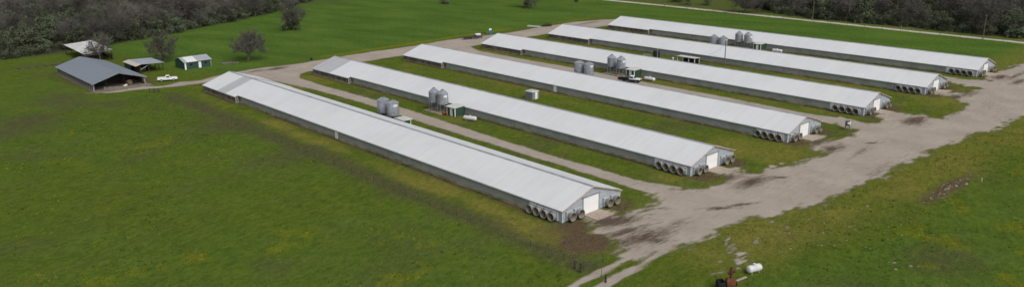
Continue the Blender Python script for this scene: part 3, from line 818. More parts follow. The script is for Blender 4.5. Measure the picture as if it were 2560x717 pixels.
# ------------------------------------------------------------------ feed bins
def bin_proto(tall):
    t = thing('feed_bin', 'x', 'feed bin')
    zc0, zc1, za = (2.35, 4.95, 6.1) if not tall else (1.75, 4.85, 5.7)
    r = 1.38 if not tall else 1.46
    q = MB(); prof = []
    n = 30
    for k in range(n + 1):
        z = zc0 + (zc1 - zc0) * k / n
        prof.append((r + (.025 if k % 2 else 0), z))
    q.lathe(prof, 32)
    for z in np.linspace(zc0, zc1, 4): q.lathe([(r, z - .03), (r + .05, z - .03), (r + .05, z + .03), (r, z + .03)], 32)
    q.build('bin_wall', M['galv'], t, smooth=True)
    q = MB(); q.lathe([(r + .10, zc1 - .03), (r + .10, zc1 + .0), (.36, za - .22), (.02, za - .22)], 32)
    for k in range(12):
        a = 2 * PI * k / 12
        q.tube((math.cos(a) * (r + .06), math.sin(a) * (r + .06), zc1 + .03), (math.cos(a) * .36, math.sin(a) * .36, za - .2), .025, n=5)
    rf = q.build('bin_roof', M['galv'], t, smooth=True)
    q = MB(); q.lathe([(.34, za - .24), (.34, za - .12), (.30, za - .06), (.02, za)], 16); q.build('bin_lid', M['galv_dark'], rf, smooth=True)
    q = MB(); q.lathe([(r - .02, zc0), (.24, zc0 - 1.35), (.24, zc0 - 1.5), (.02, zc0 - 1.5)], 32); q.build('hopper', M['galv_dark'], t, smooth=True)
    for k in range(8):
        a = 2 * PI * (k + .5) / 8
        c, s_ = math.cos(a), math.sin(a)
        q = MB(); q.tube((c * (r + .06), s_ * (r + .06), 0), (c * (r + .06), s_ * (r + .06), zc0 + 1.0), .06, n=6); q.build('leg', M['galv'], t)
    q = MB()
    for k in range(8):
        a, b = 2 * PI * (k + .5) / 8, 2 * PI * (k + 1.5) / 8
        q.tube((math.cos(a) * (r + .04), math.sin(a) * (r + .04), .3), (math.cos(b) * (r + .04), math.sin(b) * (r + .04), zc0 - .1), .022, n=4)
    q.build('brace', M['galv_dark'], t)
    # ladder on the +y side, badge facing the lane
    q = MB()
    for sx in (-.2, .2): q.tube((sx, r + .16, .5), (sx, r + .16, zc1), .025, n=5)
    for k in range(14): q.tube((-.2, r + .16, .6 + k * .3), (.2, r + .16, .6 + k * .3), .018, n=4)
    q.build('ladder', M['galv_dark'], t)
    q = MB()
    a0 = math.atan2(-.85, -.32)
    q2 = []
    na = 8
    for k in range(na + 1):
        a = a0 - .12 + .62 * k / na
        for rr, z in ((r + .035, zc1 - .72), (r + .035, zc1 - .30)):
            q2.append((math.cos(a) * rr, math.sin(a) * rr, z + (k / na) * 0.0))
    q.add(q2, [(2 * k, 2 * k + 2, 2 * k + 3, 2 * k + 1) for k in range(na)])
    bd = q.build('badge', M['white'], t)
    q = MB()
    for k in range(1, 7):                                   # faint grey wording too small to read
        a = a0 - .12 + .62 * (k - .1) / na
        b = a + .045
        q.add([(math.cos(u) * (r + .04), math.sin(u) * (r + .04), z) for u, z in ((a, zc1 - .58), (b, zc1 - .58), (b, zc1 - .45), (a, zc1 - .45))], [(0, 1, 2, 3)])
    q.build('lettering', M['ridge'], bd)
    q = MB()
    q.tube((0, 0, zc0 - 1.4), (0, 0, zc0 - 1.55), .26, n=10)
    q.build('auger_boot', M['galv_dark'], t)
    return t


low = bin_proto(False); tall = bin_proto(True)
ord_ = [('front', 1), ('third', 3), ('fifth', 5)]
BA = [((957, 240), (981, 247), 5.8, 'behind the front poultry house roof, beside the lane'), ((1448, 151.5), (1472, 155), 5.5, 'behind the third poultry house roof, beside the lane'), ((1786, 90), (1808.5, 93), 5.2, 'behind the fifth poultry house roof, by the tall pole')]
BB = [((1084.5, 218), (1106, 222.5), 6.15, 'on tall legs by the red machine and green shed'), ((1530, 136), (1553, 140), 6.05, 'on tall legs behind the dark flatbed truck'), ((1849, 78.5), (1871.5, 81), 6.0, 'on tall legs by the rearmost poultry house')]
first = {id(low): True, id(tall): True}
for proto, L_ in ((tall, BA), (low, BB)):
    for pa, pb, z, where in L_:
        for side, p in (('left', pa), ('right', pb)):
            x, y = G(*p, z)
            lab = '%s feed bin of the pair %s' % (side, where)
            if first[id(proto)]:
                proto.location = (x, y, 0); proto['label'] = lab; proto['group'] = 'feed bins between the houses'; first[id(proto)] = False; o = proto
            else:
                o = dup(proto, (x, y, 0), 0, lab)
            if side == 'left':
                for c in KIDS(o):
                    if c.name.startswith('badge'):
                        for g_ in KIDS(c): bpy.data.objects.remove(g_)
                        bpy.data.objects.remove(c)
        # slab under the pair
# restore: the protos' badge was removed with the left bin, so right-hand bins get one of their own
def badge_for(o, tallq):
    zc1, r = (4.85, 1.46) if tallq else (4.95, 1.38)
    a0 = math.atan2(-.85, -.32); na = 8
    q = MB(); q2 = []
    for k in range(na + 1):
        a = a0 - .12 + .72 * k / na
        q2 += [(math.cos(a) * (r + .035), math.sin(a) * (r + .035), zc1 - .80), (math.cos(a) * (r + .035), math.sin(a) * (r + .035), zc1 - .26)]
    q.add(q2, [(2 * k, 2 * k + 2, 2 * k + 3, 2 * k + 1) for k in range(na)])
    bd = q.build('badge', M['white'], o)
    q = MB()
    for k in range(1, 7):
        a = a0 - .12 + .72 * (k + .1) / na; b = a + .05
        q.add([(math.cos(u) * (r + .04), math.sin(u) * (r + .04), z) for u, z in ((a, zc1 - .60), (b, zc1 - .60), (b, zc1 - .48), (a, zc1 - .48))], [(0, 1, 2, 3)])
    q.build('lettering', M['ridge'], bd)


for o in [o for o in bpy.data.objects if o.get('category') == 'feed bin' and o['label'].startswith('right')]:
    if not any(c.name.startswith('badge') for c in KIDS(o)):
        badge_for(o, 'tall legs' not in o['label'])
for i, (pa, pb, z, where) in enumerate(BB):
    xa, ya = G(*pa, z); xb, yb = G(*pb, z)
    q = MB(); q.box(xa - 2.0, xa + 2.0, yb - 2.2, ya + 2.2, -.05, .12); tag(q.build('concrete_slab', M['stem'], bevel=.03), kind='structure')

# ------------------------------------------------------------------ control sheds against the houses
def lean_shed(x0, x1, y0, y1, label, proto=None):
    t = thing('control_shed', label, 'shed', (x0, y0, 0), 0, 'green lean-to sheds against the houses')
    W, D_ = x1 - x0, y1 - y0
    q = MB(); q.box(.06, W, .06, D_ - .06, 0, 2.2); q.build('wall', M['green'], t)
    q = MB(); q.hexa([(-.28, -.25, 2.22), (W - .02, -.25, 2.42), (W - .02, D_ + .25, 2.42), (-.28, D_ + .25, 2.22)], [(-.28, -.25, 2.32), (W - .02, -.25, 2.52), (W - .02, D_ + .25, 2.52), (-.28, D_ + .25, 2.32)])
    q.build('roof', M['shedroof'], t)
    q = MB(); q.box(.0, .058, D_ * .32, D_ * .32 + .95, .05, 2.05); dq = q.build('door', M['white'], t)
    q = MB(); q.tube((0, D_ * .32 + .12, 1.0), (-.05, D_ * .32 + .12, 1.0), .04); q.build('handle', M['galv_dark'], dq)
    q = MB(); q.box(.0, .18, 0, .058, 0, 2.2); q.box(0, .058, .0581, .18, 0, 2.2); q.build('corner_trim', M['white'], t)
    q = MB(); q.box(0, .058, D_ - .18, D_, 0, 2.2); q.build('corner_trim', M['white'], t)
    return t


lean_shed(24.4, 27.72, 67.7, 71.0, 'green lean-to shed by the red machine, against the second poultry house')
lean_shed(92.9, 96.44, 65.4, 68.6, 'green lean-to shed behind the dark flatbed truck')
lean_shed(160.8, 164.57, 62.6, 65.6, 'green lean-to shed against the rearmost poultry house')
# the one on the hidden side of the front house: mirrored, only its roof shows
t = thing('control_shed', 'lean-to shed whose pale roof shows behind the front poultry house', 'shed', (7.55, 67.6, 0), 0, 'green lean-to sheds against the houses')
q = MB(); q.box(0, 3.2, .06, 3.0, 0, 2.2); q.build('wall', M['green'], t)
q = MB(); q.hexa([(.6, -.25, 2.06), (3.5, -.25, 1.95), (3.5, 3.2, 1.95), (.6, 3.2, 2.06)], [(.6, -.25, 2.32), (3.5, -.25, 2.22), (3.5, 3.2, 2.22), (.6, 3.2, 2.32)]); q.build('roof', M['shedroof'], t)
q = MB(); q.box(3.03, 3.2, -.0, .058, 0, 1.95); q.build('corner_trim', M['white'], t)

# ------------------------------------------------------------------ small grey hut
t = thing('metal_hut', 'small grey metal hut with a white door on the grass between two houses', 'hut', (51.0, 67.0, 0))
q = MB(); q.box(0, 2.5, 0, 2.7, 0, 2.05); q.build('wall', M['hut'], t)
q = MB(); q.hexa([(-.15, -.15, 2.06), (2.65, -.15, 2.06), (2.65, 2.85, 2.06), (-.15, 2.85, 2.06)], [(.1, .1, 2.3), (2.4, .1, 2.3), (2.4, 2.6, 2.3), (.1, 2.6, 2.3)]); q.build('roof', M['roof_grey'], t)
q = MB(); q.box(1.05, 1.9, -.06, -.002, .05, 1.95); dq = q.build('door', M['white'], t)
q = MB(); q.tube((1.15, -.06, 1.0), (1.15, -.11, 1.0), .04); q.build('handle', M['galv_dark'], dq)

# ------------------------------------------------------------------ propane tanks
def lp_tank(x, y, rz, L_, r, label):
    t = thing('propane_tank', label, 'gas tank', (x, y, 0), rz, 'propane tanks')
    h = L_ / 2 - r * .6
    prof = [(.01, -h - r * .6)] + [(r * math.sin(a), -h - r * .6 * math.cos(a)) for a in np.linspace(.25, PI / 2, 6)] + [(r * math.sin(a), h + r * .6 * math.cos(a)) for a in np.linspace(PI / 2, .25, 6)] + [(.01, h + r * .6)]
    q = MB(); q.lathe(prof, 24, (0, 0, r + .16), 'x'); q.build('tank_shell', M['tank'], t, smooth=True)
    q = MB(); q.lathe([(.02, 2 * r + .36), (.2, 2 * r + .34), (.24, 2 * r + .24), (.24, 2 * r + .10)], 16); q.build('valve_dome', M['tank'], t, smooth=True)
    for sx in (-1, 1):
        q = MB(); q.hexa([(sx * h * .72 - .07, -r * .7, 0), (sx * h * .72 + .07, -r * .7, 0), (sx * h * .72 + .07, r * .7, 0), (sx * h * .72 - .07, r * .7, 0)],
                         [(sx * h * .72 - .07, -r * .62, .34), (sx * h * .72 + .07, -r * .62, .34), (sx * h * .72 + .07, r * .62, .34), (sx * h * .72 - .07, r * .62, .34)])
        q.build('saddle', M['stem'], t)
    return t


for (a, b), lab in ((((1160, 301), (1190, 305)), 'white propane tank on the grass beside the second poultry house'), (((1609, 201), (1640, 206)), 'white propane tank on the grass beside the dark flatbed truck'), (((1930, 131), (1957, 134)), 'white propane tank showing over the fifth poultry house roof')):
    p, q_ = G(*a), G(*b)
    lp_tank((p[0] + q_[0]) / 2 + .3, (p[1] + q_[1]) / 2 + .3, math.atan2(q_[1] - p[1], q_[0] - p[0]), 3.7, .55, lab)
lp = lp_tank(-1.45, -32.45, math.atan2(.75, 2.3) - .62, 2.5, .55, 'white propane tank nearest the camera, beside the rusty pump machine')
q = MB(); q.lathe([(.54, -.12), (.59, -.1), (.59, .1), (.54, .12)], 24, (0.15, 0, .71), 'x'); q.build('band', M['trim'], lp, smooth=True)

# ------------------------------------------------------------------ rusty pump machine
mx_, my_ = G(1822, 722)
t = thing('pump_machine', 'rusty orange pump machine with a valve stack and a black steel box', 'machine', (mx_, my_, 0), R(-38)); t.scale = (1.1, 1.1, 1.12)
q = MB(); q.lathe([(.02, -.62), (.52, -.58), (.60, -.45), (.60, .45), (.52, .58), (.02, .62)], 20, (.15, 0, .78), 'x'); q.build('engine_drum', M['rust'], t, smooth=True)
q = MB(); q.hexa([(-.5, -.48, 1.22), (.75, -.48, 1.22), (.75, .48, 1.22), (-.5, .48, 1.22)], [(-.3, -.22, 1.52), (.6, -.22, 1.52), (.6, .22, 1.52), (-.3, .22, 1.52)]); q.build('cowl', M['rust'], t, bevel=.04)
q = MB(); q.tube((.15, 0, 1.5), (.15, 0, 2.75), .11, .10, 12); q.lathe([(.02, 2.98), (.10, 2.95), (.13, 2.75), (.13, 2.7)], 12, (.15, 0, 0)); q.build('riser_pipe', M['redrust'], t, smooth=True)
q = MB(); q.lathe([(.1, 1.95), (.24, 1.98), (.24, 2.42), (.1, 2.45)], 12, (.15, 0, 0)); q.tube((.15, 0, 2.38), (.62, 0, 2.38), .15, .17, 10); q.tube((.15, 0, 2.15), (-.25, 0, 2.15), .14, .17, 10); q.build('valve_body', M['redrust'], t, smooth=True)
q = MB(); q.lathe([(.20, -.02), (.24, -.02), (.24, .02), (.20, .02)], 16, (.68, 0, 2.38), 'x', closed=True); q.box(.665, .695, -.2, .2, 2.36, 2.40); q.build('hand_wheel', M['rust'], t)
q = MB(); q.box(-1.55, -.65, -.62, .62, .12, .2)
for x0, x1, y0, y1 in ((-1.55, -1.49, -.62, .62), (-.71, -.65, -.62, .62), (-1.489, -.711, -.62, -.56), (-1.489, -.711, .56, .62)): q.box(x0, x1, y0, y1, .2, 1.22)
q.build('steel_box', M['black'], t)
q = MB(); q.box(-1.7, 1.1, -.55, -.40, .0, .118); q.box(-1.7, 1.1, .40, .55, 0, .118); q.build('skid', M['black'], t)
q = MB(); q.lathe([(.05, .70), (.34, .70), (.36, .74), (.36, .82), (.05, .82)], 18, (.15, 0, .74), 'x'); q.build('flywheel', M['redrust'], t, smooth=True)
bx, by = G(1853, 697)
q = MB(); q.box(-1.1, 1.1, -.22, .22, .02, .09); q.box(-.9, -.8, -.22, .22, 0, .019); q.box(.8, .9, -.22, .22, 0, .019)
o = q.build('board', M['concrete'], bevel=.01); o.location = (bx, by, 0); o.rotation_euler = (0, 0, R(-8)); tag(o, 'pale board lying on the grass between the rusty machine and white tank', 'board')

# ------------------------------------------------------------------ vehicles
def wheels(t, pts, r, wd):
    for x, y in pts:
        q = MB(); q.lathe([(r * .62, -wd / 2), (r * .95, -wd / 2), (r, -wd * .3), (r, wd * .3), (r * .95, wd / 2), (r * .62, wd / 2)], 20, axis='y', closed=True)
        wq = q.build('wheel', M['rubber'], t, smooth=True); wq.location = (x, y, r)
        q = MB(); q.lathe([(.02, -wd * .40), (r * .55, -wd * .44), (r * .63, -wd * .46), (r * .63, wd * .46), (r * .55, wd * .44), (.02, wd * .40)], 16, axis='y'); q.build('rim', M['chrome'], wq, smooth=True)


def tapered(q, prof_lo, w_lo, w_hi, zlo, zhi):
    """cabin: side profile in x at two heights, width narrowing upwards."""
    (a0, a1), (b0, b1) = prof_lo
    q.hexa([(a0, -w_lo, zlo), (a1, -w_lo, zlo), (a1, w_lo, zlo), (a0, w_lo, zlo)], [(b0, -w_hi, zhi), (b1, -w_hi, zhi), (b1, w_hi, zhi), (b0, w_hi, zhi)])


def pickup(x, y, rz, label):
    t = thing('pickup_truck', label, 'pickup truck', (x, y, 0), rz)
    q = MB(); q.prism_y([(-2.85, .55), (2.75, .5), (2.85, .75), (2.8, 1.02), (1.25, 1.16), (-.55, 1.16), (-.55, .80), (-2.85, .80)], -.95, .95)
    b = q.build('body', M['carwhite'], t, bevel=.05)
    for sy in (-1, 1):
        q = MB(); q.box(-2.85, -.6, min(sy * .95, sy * .82), max(sy * .95, sy * .82), .80, 1.2); q.build('bed_side', M['carwhite'], t, bevel=.03)
    q = MB(); q.box(-2.86, -2.78, -.815, .815, .80, 1.2); q.build('tailgate', M['carwhite'], t, bevel=.02)
    q = MB(); q.box(-2.76, -.62, -.80, .80, .802, .86); q.build('bed_liner', M['black'], t)
    q = MB(); tapered(q, ((-.55, 1.2), (-.45, .55)), .90, .72, 1.13, 1.78); cb = q.build('cab', M['carwhite'], t, bevel=.06)
    q = MB(); tapered(q, ((1.03, 1.17), (.60, .64)), .80, .66, 1.22, 1.70); q.build('windscreen', M['glass'], cb)
    for sy in (-1, 1):
        q = MB(); q.hexa([(-.3, sy * .86, 1.20), (.9, sy * .86, 1.20), (.48, sy * .735, 1.68), (-.28, sy * .735, 1.68)], [(-.3, sy * .905, 1.20), (.9, sy * .905, 1.20), (.48, sy * .775, 1.68), (-.28, sy * .775, 1.68)]); q.build('side_window', M['glass'], cb)
        q = MB(); q.box(2.79, 2.87, sy * .72 - .16, sy * .72 + .16, .76, .94); q.build('headlight', M['lamp'], t)
        q = MB(); q.box(-2.88, -2.84, sy * .86 - .07, sy * .86 + .07, .82, 1.1); q.build('tail_light', M['redlamp'], t)
    q = MB(); tapered(q, ((-.58, -.52), (-.49, -.44)), .7, .6, 1.25, 1.68); q.build('rear_window', M['glass'], cb)
    q = MB(); q.box(2.80, 2.98, -.92, .92, .42, .64); q.build('bumper', M['chrome'], t, bevel=.03)
    q = MB(); q.box(-3.0, -2.87, -.9, .9, .45, .62); q.build('bumper', M['chrome'], t, bevel=.03)
    wheels(t, [(1.85, -.84), (1.85, .84), (-1.75, -.84), (-1.75, .84)], .40, .26)
    return t


pickup(-10.2, 166.4, math.atan2(-2.9, 5.2) + .12, 'white single-cab pickup parked on the drive beside the open barn')

# dark flatbed service truck
t = thing('flatbed_truck', 'white-cabbed truck with a dark flatbed carrying machinery, parked beside feed bins', 'truck', (87.6, 62.9, 0), math.atan2(-6.4, 2.2))
q = MB(); q.prism_y([(.2, .55), (3.3, .5), (3.38, .8), (3.3, 1.12), (1.9, 1.25), (.2, 1.25)], -1.0, 1.0); q.build('body', M['carwhite'], t, bevel=.05)
q = MB(); q.box(.1, 3.4, -1.03, 1.03, .40, .98); q.build('lower_trim', M['black'], t, bevel=.03)
q = MB(); tapered(q, ((.2, 1.95), (.28, 1.35)), .95, .76, 1.22, 1.95); cb = q.build('cab', M['carwhite'], t, bevel=.06)
q = MB(); tapered(q, ((1.80, 1.93), (1.40, 1.45)), .85, .70, 1.30, 1.86); q.build('windscreen', M['glass'], cb)
for sy in (-1, 1):
    q = MB(); q.hexa([(.35, sy * .91, 1.28), (1.65, sy * .91, 1.28), (1.28, sy * .77, 1.85), (.4, sy * .77, 1.85)], [(.35, sy * .955, 1.28), (1.65, sy * .955, 1.28), (1.28, sy * .815, 1.85), (.4, sy * .815, 1.85)]); q.build('side_window', M['glass'], cb)
    q = MB(); q.box(3.31, 3.41, sy * .75 - .17, sy * .75 + .17, .82, 1.02); q.build('headlight', M['lamp'], t)
q = MB(); q.box(-3.6, .05, -1.15, 1.15, .86, 1.0); q.build('flatbed', M['black'], t, bevel=.02)
q = MB(); q.box(-3.4, .1, -.45, -.33, .5, .859); q.box(-3.4, .1, .33, .45, .5, .859); q.build('chassis', M['black'], t)
q = MB()
for y in (-1.0, -.35, .35, 1.0): q.box(-.06, .04, y - .04, y + .04, 1.001, 2.0)
q.box(-.06, .04, -1.05, 1.05, 2.001, 2.08); q.build('headache_rack', M['galv_dark'], t)
q = MB(); q.box(-1.5, -.5, -.6, .6, 1.001, 1.5); q.tube((-1.0, 0, 1.5), (-1.0, 0, 2.2), .12); q.tube((-1.0, 0, 2.15), (-2.4, 0, 1.75), .08); q.build('crane', M['galv_dark'], t)
q = MB(); q.lathe([(.02, -.35), (.28, -.35), (.28, .35), (.02, .35)], 14, (-1.95, .55, 1.3), 'x'); q.build('drum', M['trim'], t, smooth=True)
q = MB(); q.box(-3.3, -2.3, -.9, .2, 1.001, 1.28); q.build('tool_box', M['black'], t, bevel=.02)
for sy in (-1, 1):
    q = MB(); q.box(-2.0, -.2, min(sy * 1.1, sy * .75), max(sy * 1.1, sy * .75), 1.001, 1.55); q.build('side_locker', M['black'], t, bevel=.03)
wheels(t, [(2.35, -.9), (2.35, .9), (-2.0, -.85), (-2.0, .85)], .43, .30)

# gooseneck trailer
pa, pb = G(1160, 99), G(1207, 95)
t = thing('gooseneck_trailer', 'black gooseneck flatbed trailer parked at the edge of the gravel', 'trailer', ((pa[0] + pb[0]) / 2 - .4, (pa[1] + pb[1]) / 2, 0), math.atan2(pb[1] - pa[1], pb[0] - pa[0]))
q = MB(); q.box(-4.4, 3.4, -1.2, 1.2, .78, .92); q.build('deck', M['darkwood'], t)
q = MB(); q.box(-4.4, 3.4, -1.26, -1.21, .62, .95); q.box(-4.4, 3.4, 1.21, 1.26, .62, .95); q.build('side_rail', M['black'], t)
q = MB(); q.tube((3.2, -.5, .7), (4.1, -.3, 2.0), .12); q.tube((3.2, .5, .7), (4.1, .3, 2.0), .12); q.box(4.0, 5.8, -.3, .3, 1.9, 2.12); q.tube((5.6, 0, 1.95), (5.6, 0, 1.2), .1); q.build('gooseneck', M['black'], t)
q = MB(); q.box(3.5, 3.7, -1.0, -.85, 0.02, 1.2); q.box(3.5, 3.7, .85, 1.0, .02, 1.2); q.build('landing_jack', M['black'], t)
wheels(t, [(-.6, -1.02), (-.6, 1.02), (.4, -1.02), (.4, 1.02)], .38, .25)
c_, s_ = math.cos(t.rotation_euler[2]), math.sin(t.rotation_euler[2])
o = thing('water_tote', 'white tank in a dark cage standing on the gooseneck trailer', 'tank', (t.location.x + 2.3 * c_, t.location.y + 2.3 * s_, .925), t.rotation_euler[2])
q = MB(); q.box(-1.1, 1.1, -.85, .85, .45, .95); q.build('tank_body', M['white'], o, bevel=.12)
q = MB(); q.box(-1.12, 1.12, -.87, .87, 0, .448); q.build('cage', M['galv_dark'], o)

# portable toilet
px_, py_ = G(1226, 87)
t = thing('portable_toilet', 'blue portable toilet with a white roof beyond the gravel drive', 'portable toilet', (px_, py_, 0), R(-40))
q = MB(); q.box(-.58, .58, -.58, .58, .12, 2.05); b = q.build('cabin', M['blue'], t, bevel=.05)
q = MB(); q.hexa([(-.62, -.62, 2.06), (.62, -.62, 2.06), (.62, .62, 2.06), (-.62, .62, 2.06)], [(-.4, -.4, 2.4), (.4, -.4, 2.4), (.4, .4, 2.4), (-.4, .4, 2.4)]); q.build('roof', M['white'], t, bevel=.04)
q = MB(); q.box(-.45, .45, -.62, -.582, .2, 1.95); q.build('door', M['blue'], t)
q = MB(); q.box(-.4, -.1, -.632, -.621, 1.55, 1.85); q.build('sign', M['white'], t)
q = MB(); q.box(-.593, -.582, -.15, .2, 1.55, 1.85); q.build('sign', M['white'], t)
q = MB(); q.box(-.65, .65, -.65, .65, 0, .118); q.build('base', M['galv_dark'], t)

# blue drum at the turn of the drive
t = thing('drum', 'dark blue plastic drum standing where the gravel drive meets the field', 'drum', (*G(779, 151), 0))
q = MB(); q.lathe([(.02, 0), (.30, 0), (.36, .06), (.37, .3), (.39, .36), (.37, .42), (.37, .62), (.39, .68), (.37, .74), (.36, 1.02), (.33, 1.08), (.02, 1.08)], 20); q.build('drum_body', M['navy'], t, smooth=True)
q = MB(); q.lathe([(.38, 1.04), (.39, 1.06), (.39, 1.10), (.34, 1.11), (.33, 1.085)], 20); q.build('rim', M['steelblue'], t, smooth=True)

# fuel tank on a stand
t = thing('fuel_tank', 'blue and white fuel tank on tall legs at the corner of the gravel yard', 'tank', (*G(2118, 324), 0), R(15))
q = MB(); q.lathe([(.02, -.62), (.42, -.56), (.47, -.45), (.47, .45), (.42, .56), (.02, .62)], 18, (0, 0, 1.62), 'y'); q.build('tank_shell', M['white'], t, smooth=True)
q = MB(); q.lathe([(.465, .0), (.495, .0), (.495, .5), (.465, .5)], 18, (0, 0, 1.62), 'y'); q.build('band', M['steelblue'], t, smooth=True)
q = MB(); q.hexa([(-.5, -.5, 2.02), (.5, -.5, 2.02), (.5, .55, 2.02), (-.5, .55, 2.02)], [(-.3, -.45, 2.12), (.3, -.45, 2.12), (.3, .5, 2.12), (-.3, .5, 2.12)]); q.build('lid', M['steelblue'], t)
for sx in (-1, 1):
    for sy in (-1, 1):
        q = MB(); q.tube((sx * .52, sy * .5, 0), (sx * .36, sy * .42, 1.35), .05, n=8); q.build('leg', M['steelblue'], t)
q = MB(); q.box(-.46, .46, -.5, .5, 1.02, 1.15); q.build('cradle', M['steelblue'], t)

# dark tank, pump shelter and bits between the fourth and fifth houses
x, y = G(1641, 146)
t = thing('water_tank', 'dark upright water tank between the fourth and fifth poultry houses', 'tank', (x, y, 0))
q = MB(); q.lathe([(.02, 0), (1.15, 0), (1.18, .1)] + [(1.18 + (.03 if k % 2 else 0), .1 + k * .17) for k in range(1, 15)] + [(1.1, 2.65), (.35, 2.78), (.02, 2.78)], 26); q.build('tank_shell', M['tanknavy'], t, smooth=True)
q = MB(); q.tube((.2, -.2, 2.7), (.2, -.2, 3.3), .09); q.build('vent_pipe', M['trim'], t)
q = MB(); q.tube((-.75, -.95, 0), (-.75, -.95, 2.75), .04); q.build('fill_pipe', M['trim'], t)
x, y = G(1720, 159)
t = thing('pump_shelter', 'flat pale-roofed open shelter over pump equipment, beside the dark water tank', 'shelter', (x, y, 0))
q = MB(); q.hexa([(-1.5, -3.6, 2.2), (1.5, -3.6, 2.1), (1.5, 3.6, 2.1), (-1.5, 3.6, 2.2)], [(-1.5, -3.6, 2.32), (1.5, -3.6, 2.22), (1.5, 3.6, 2.22), (-1.5, 3.6, 2.32)]); q.build('roof', M['shedroof'], t)
for sx in (-1.3, 1.3):
    for sy in (-3.4, -1.1, 1.2, 3.4):
        q = MB(); q.box(sx - .07, sx + .07, sy - .07, sy + .07, 0, 2.1); q.build('post', M['white'], t)
q = MB(); q.box(1.2, 1.28, -3.3, 3.3, .1, 2.0); q.build('back_wall', M['darkwood'], t)
for k, yy in enumerate((-2.4, -.2, 2.2)):
    q = MB(); q.lathe([(.02, 0), (.42, 0), (.45, .1), (.45, 1.1), (.3, 1.35), (.02, 1.4)], 14, (.2, yy, 0)); q.build('pressure_tank', M['steelblue'] if k else M['tanknavy'], t, smooth=True)
q = MB(); q.tube((-.3, -1.2, 2.25), (-.3, -1.2, 3.0), .05); q.build('vent_pipe', M['trim'], t)
t = thing('pressure_vessel', 'small white upright tank on a stand near the tall utility pole', 'tank', (*G(1760, 152), 0))
q = MB(); q.lathe([(.02, .3), (.3, .32), (.36, .45), (.36, 1.35), (.28, 1.6), (.02, 1.68)], 16); q.build('tank_shell', M['white'], t, smooth=True)
q = MB(); q.box(-.3, .3, -.3, .3, 0, .3); q.build('stand', M['galv_dark'], t)
t = thing('wellhead_cap', 'small white capped pipe beside the pump shelter', 'pipe', (*G(1682, 151), 0))
q = MB(); q.lathe([(.02, 1.0), (.34, .95), (.36, .7), (.2, .66), (.2, 0)], 14); q.build('pipe_body', M['white'], t, smooth=True)
t = thing('pipe_rail', 'low white pipe rail on the grass left of the dark water tank', 'rail', (*G(1617, 142), 0), R(-60))
q = MB(); q.tube((-1.2, 0, .75), (1.2, 0, .75), .06); q.build('top_rail', M['trim'], t)
for sx in (-1.1, 1.1):
    q = MB(); q.tube((sx, 0, 0), (sx, 0, .74), .06); q.build('post', M['trim'], t)

# red machine beside the second house's bins
t = thing('auger_motor', 'small orange-red machine on the grass between feed bins and green shed', 'machine', (*G(1111, 287), 0), R(20))
q = MB(); q.box(-.6, .6, -.4, .4, .25, .8); q.build('housing', M['orange'], t, bevel=.08)
q = MB(); q.tube((.4, 0, .6), (1.3, .1, .95), .16, .2, 10); q.build('chute', M['orange'], t)
for sy in (-.45, .45):
    q = MB(); q.lathe([(.02, -.06), (.26, -.06), (.26, .06), (.02, .06)], 14, (-.2, sy, .26), 'y'); q.build('wheel', M['rubber'], t)

# pipes by the far drive
pa, pb = G(1322, 67), G(1349, 69)
proto = None
for k, (dx, dz) in enumerate(((-.45, .17), (0, .17), (.45, .17), (-.2, .48))):
    q = MB(); q.lathe([(.17, -3.1), (.17, 3.1), (.14, 3.1), (.14, -3.1)], 12, axis='y', closed=True)
    o = q.build('pipe', M['trim'], smooth=True)
    o.location = ((pa[0] + pb[0]) / 2 + dx, (pa[1] + pb[1]) / 2, dz); o.rotation_euler = (0, 0, math.atan2(pb[1] - pa[1], pb[0] - pa[0]) - PI / 2)
    tag(o, 'long pale pipe lying in the heap beyond the far gravel drive', 'pipe', 'pale pipes heaped beyond the drive')

BRUSH = (1370, 66)

# ------------------------------------------------------------------ poles
def pole(x, y, h, label, wire_to=None, arm=True):
    t = thing('utility_pole', label, 'utility pole', (x, y, 0), R(40), 'wooden utility poles')
    q = MB(); q.tube((0, 0, 0), (0, 0, h), .17, .11, 10); q.build('pole_shaft', M['wood'], t)
    if arm:
        q = MB(); q.box(-.9, .9, -.06, .06, h - .7, h - .58); q.build('crossarm', M['wood'], t)
        for sx in (-.8, 0, .8):
            q = MB(); q.lathe([(.03, h - .58), (.06, h - .5), (.04, h - .42), (.02, h - .4)], 8, (sx, 0, 0)); q.build('insulator', M['trim'], t)
    return t


pole(243.8, 166.8, 9.6, 'tall wooden pole beside the pale gravel road, farthest of the roadside three')
pole(244.4, 86.3, 8.6, 'slim wooden pole beside the pale gravel road, middle of the roadside three')
pole(238.6, 14.8, 9.5, 'wooden pole standing in the grass before the pale road, by the dark wood')
t = pole(128.1, 56.3, 9.3, 'tall dark pole between the fourth and fifth poultry houses', arm=False)
q = MB(); q.lathe([(.02, 7.3), (.24, 7.3), (.26, 7.4), (.26, 8.1), (.2, 8.2), (.02, 8.2)], 14, (.42, -.05, 0)); q.build('transformer', M['galv'], t, smooth=True)
q = MB()
mi = t.matrix_world.inverted() if False else (Matrix.Translation((128.1, 56.3, 0)) @ Matrix.Rotation(R(40), 4, 'Z')).inverted()
pA = Vector((128.1, 56.3, 7.2)); pB = Vector((130.4, 63.8, 2.6))
prev = None
for k in range(13):
    u = k / 12; p = pA.lerp(pB, u); p.z -= 1.2 * 4 * u * (1 - u) * .5
    p = mi @ p
    if prev is not None: q.tube(prev, p, .025, n=5)
    prev = p
q.build('service_wire', M['wire'], t)

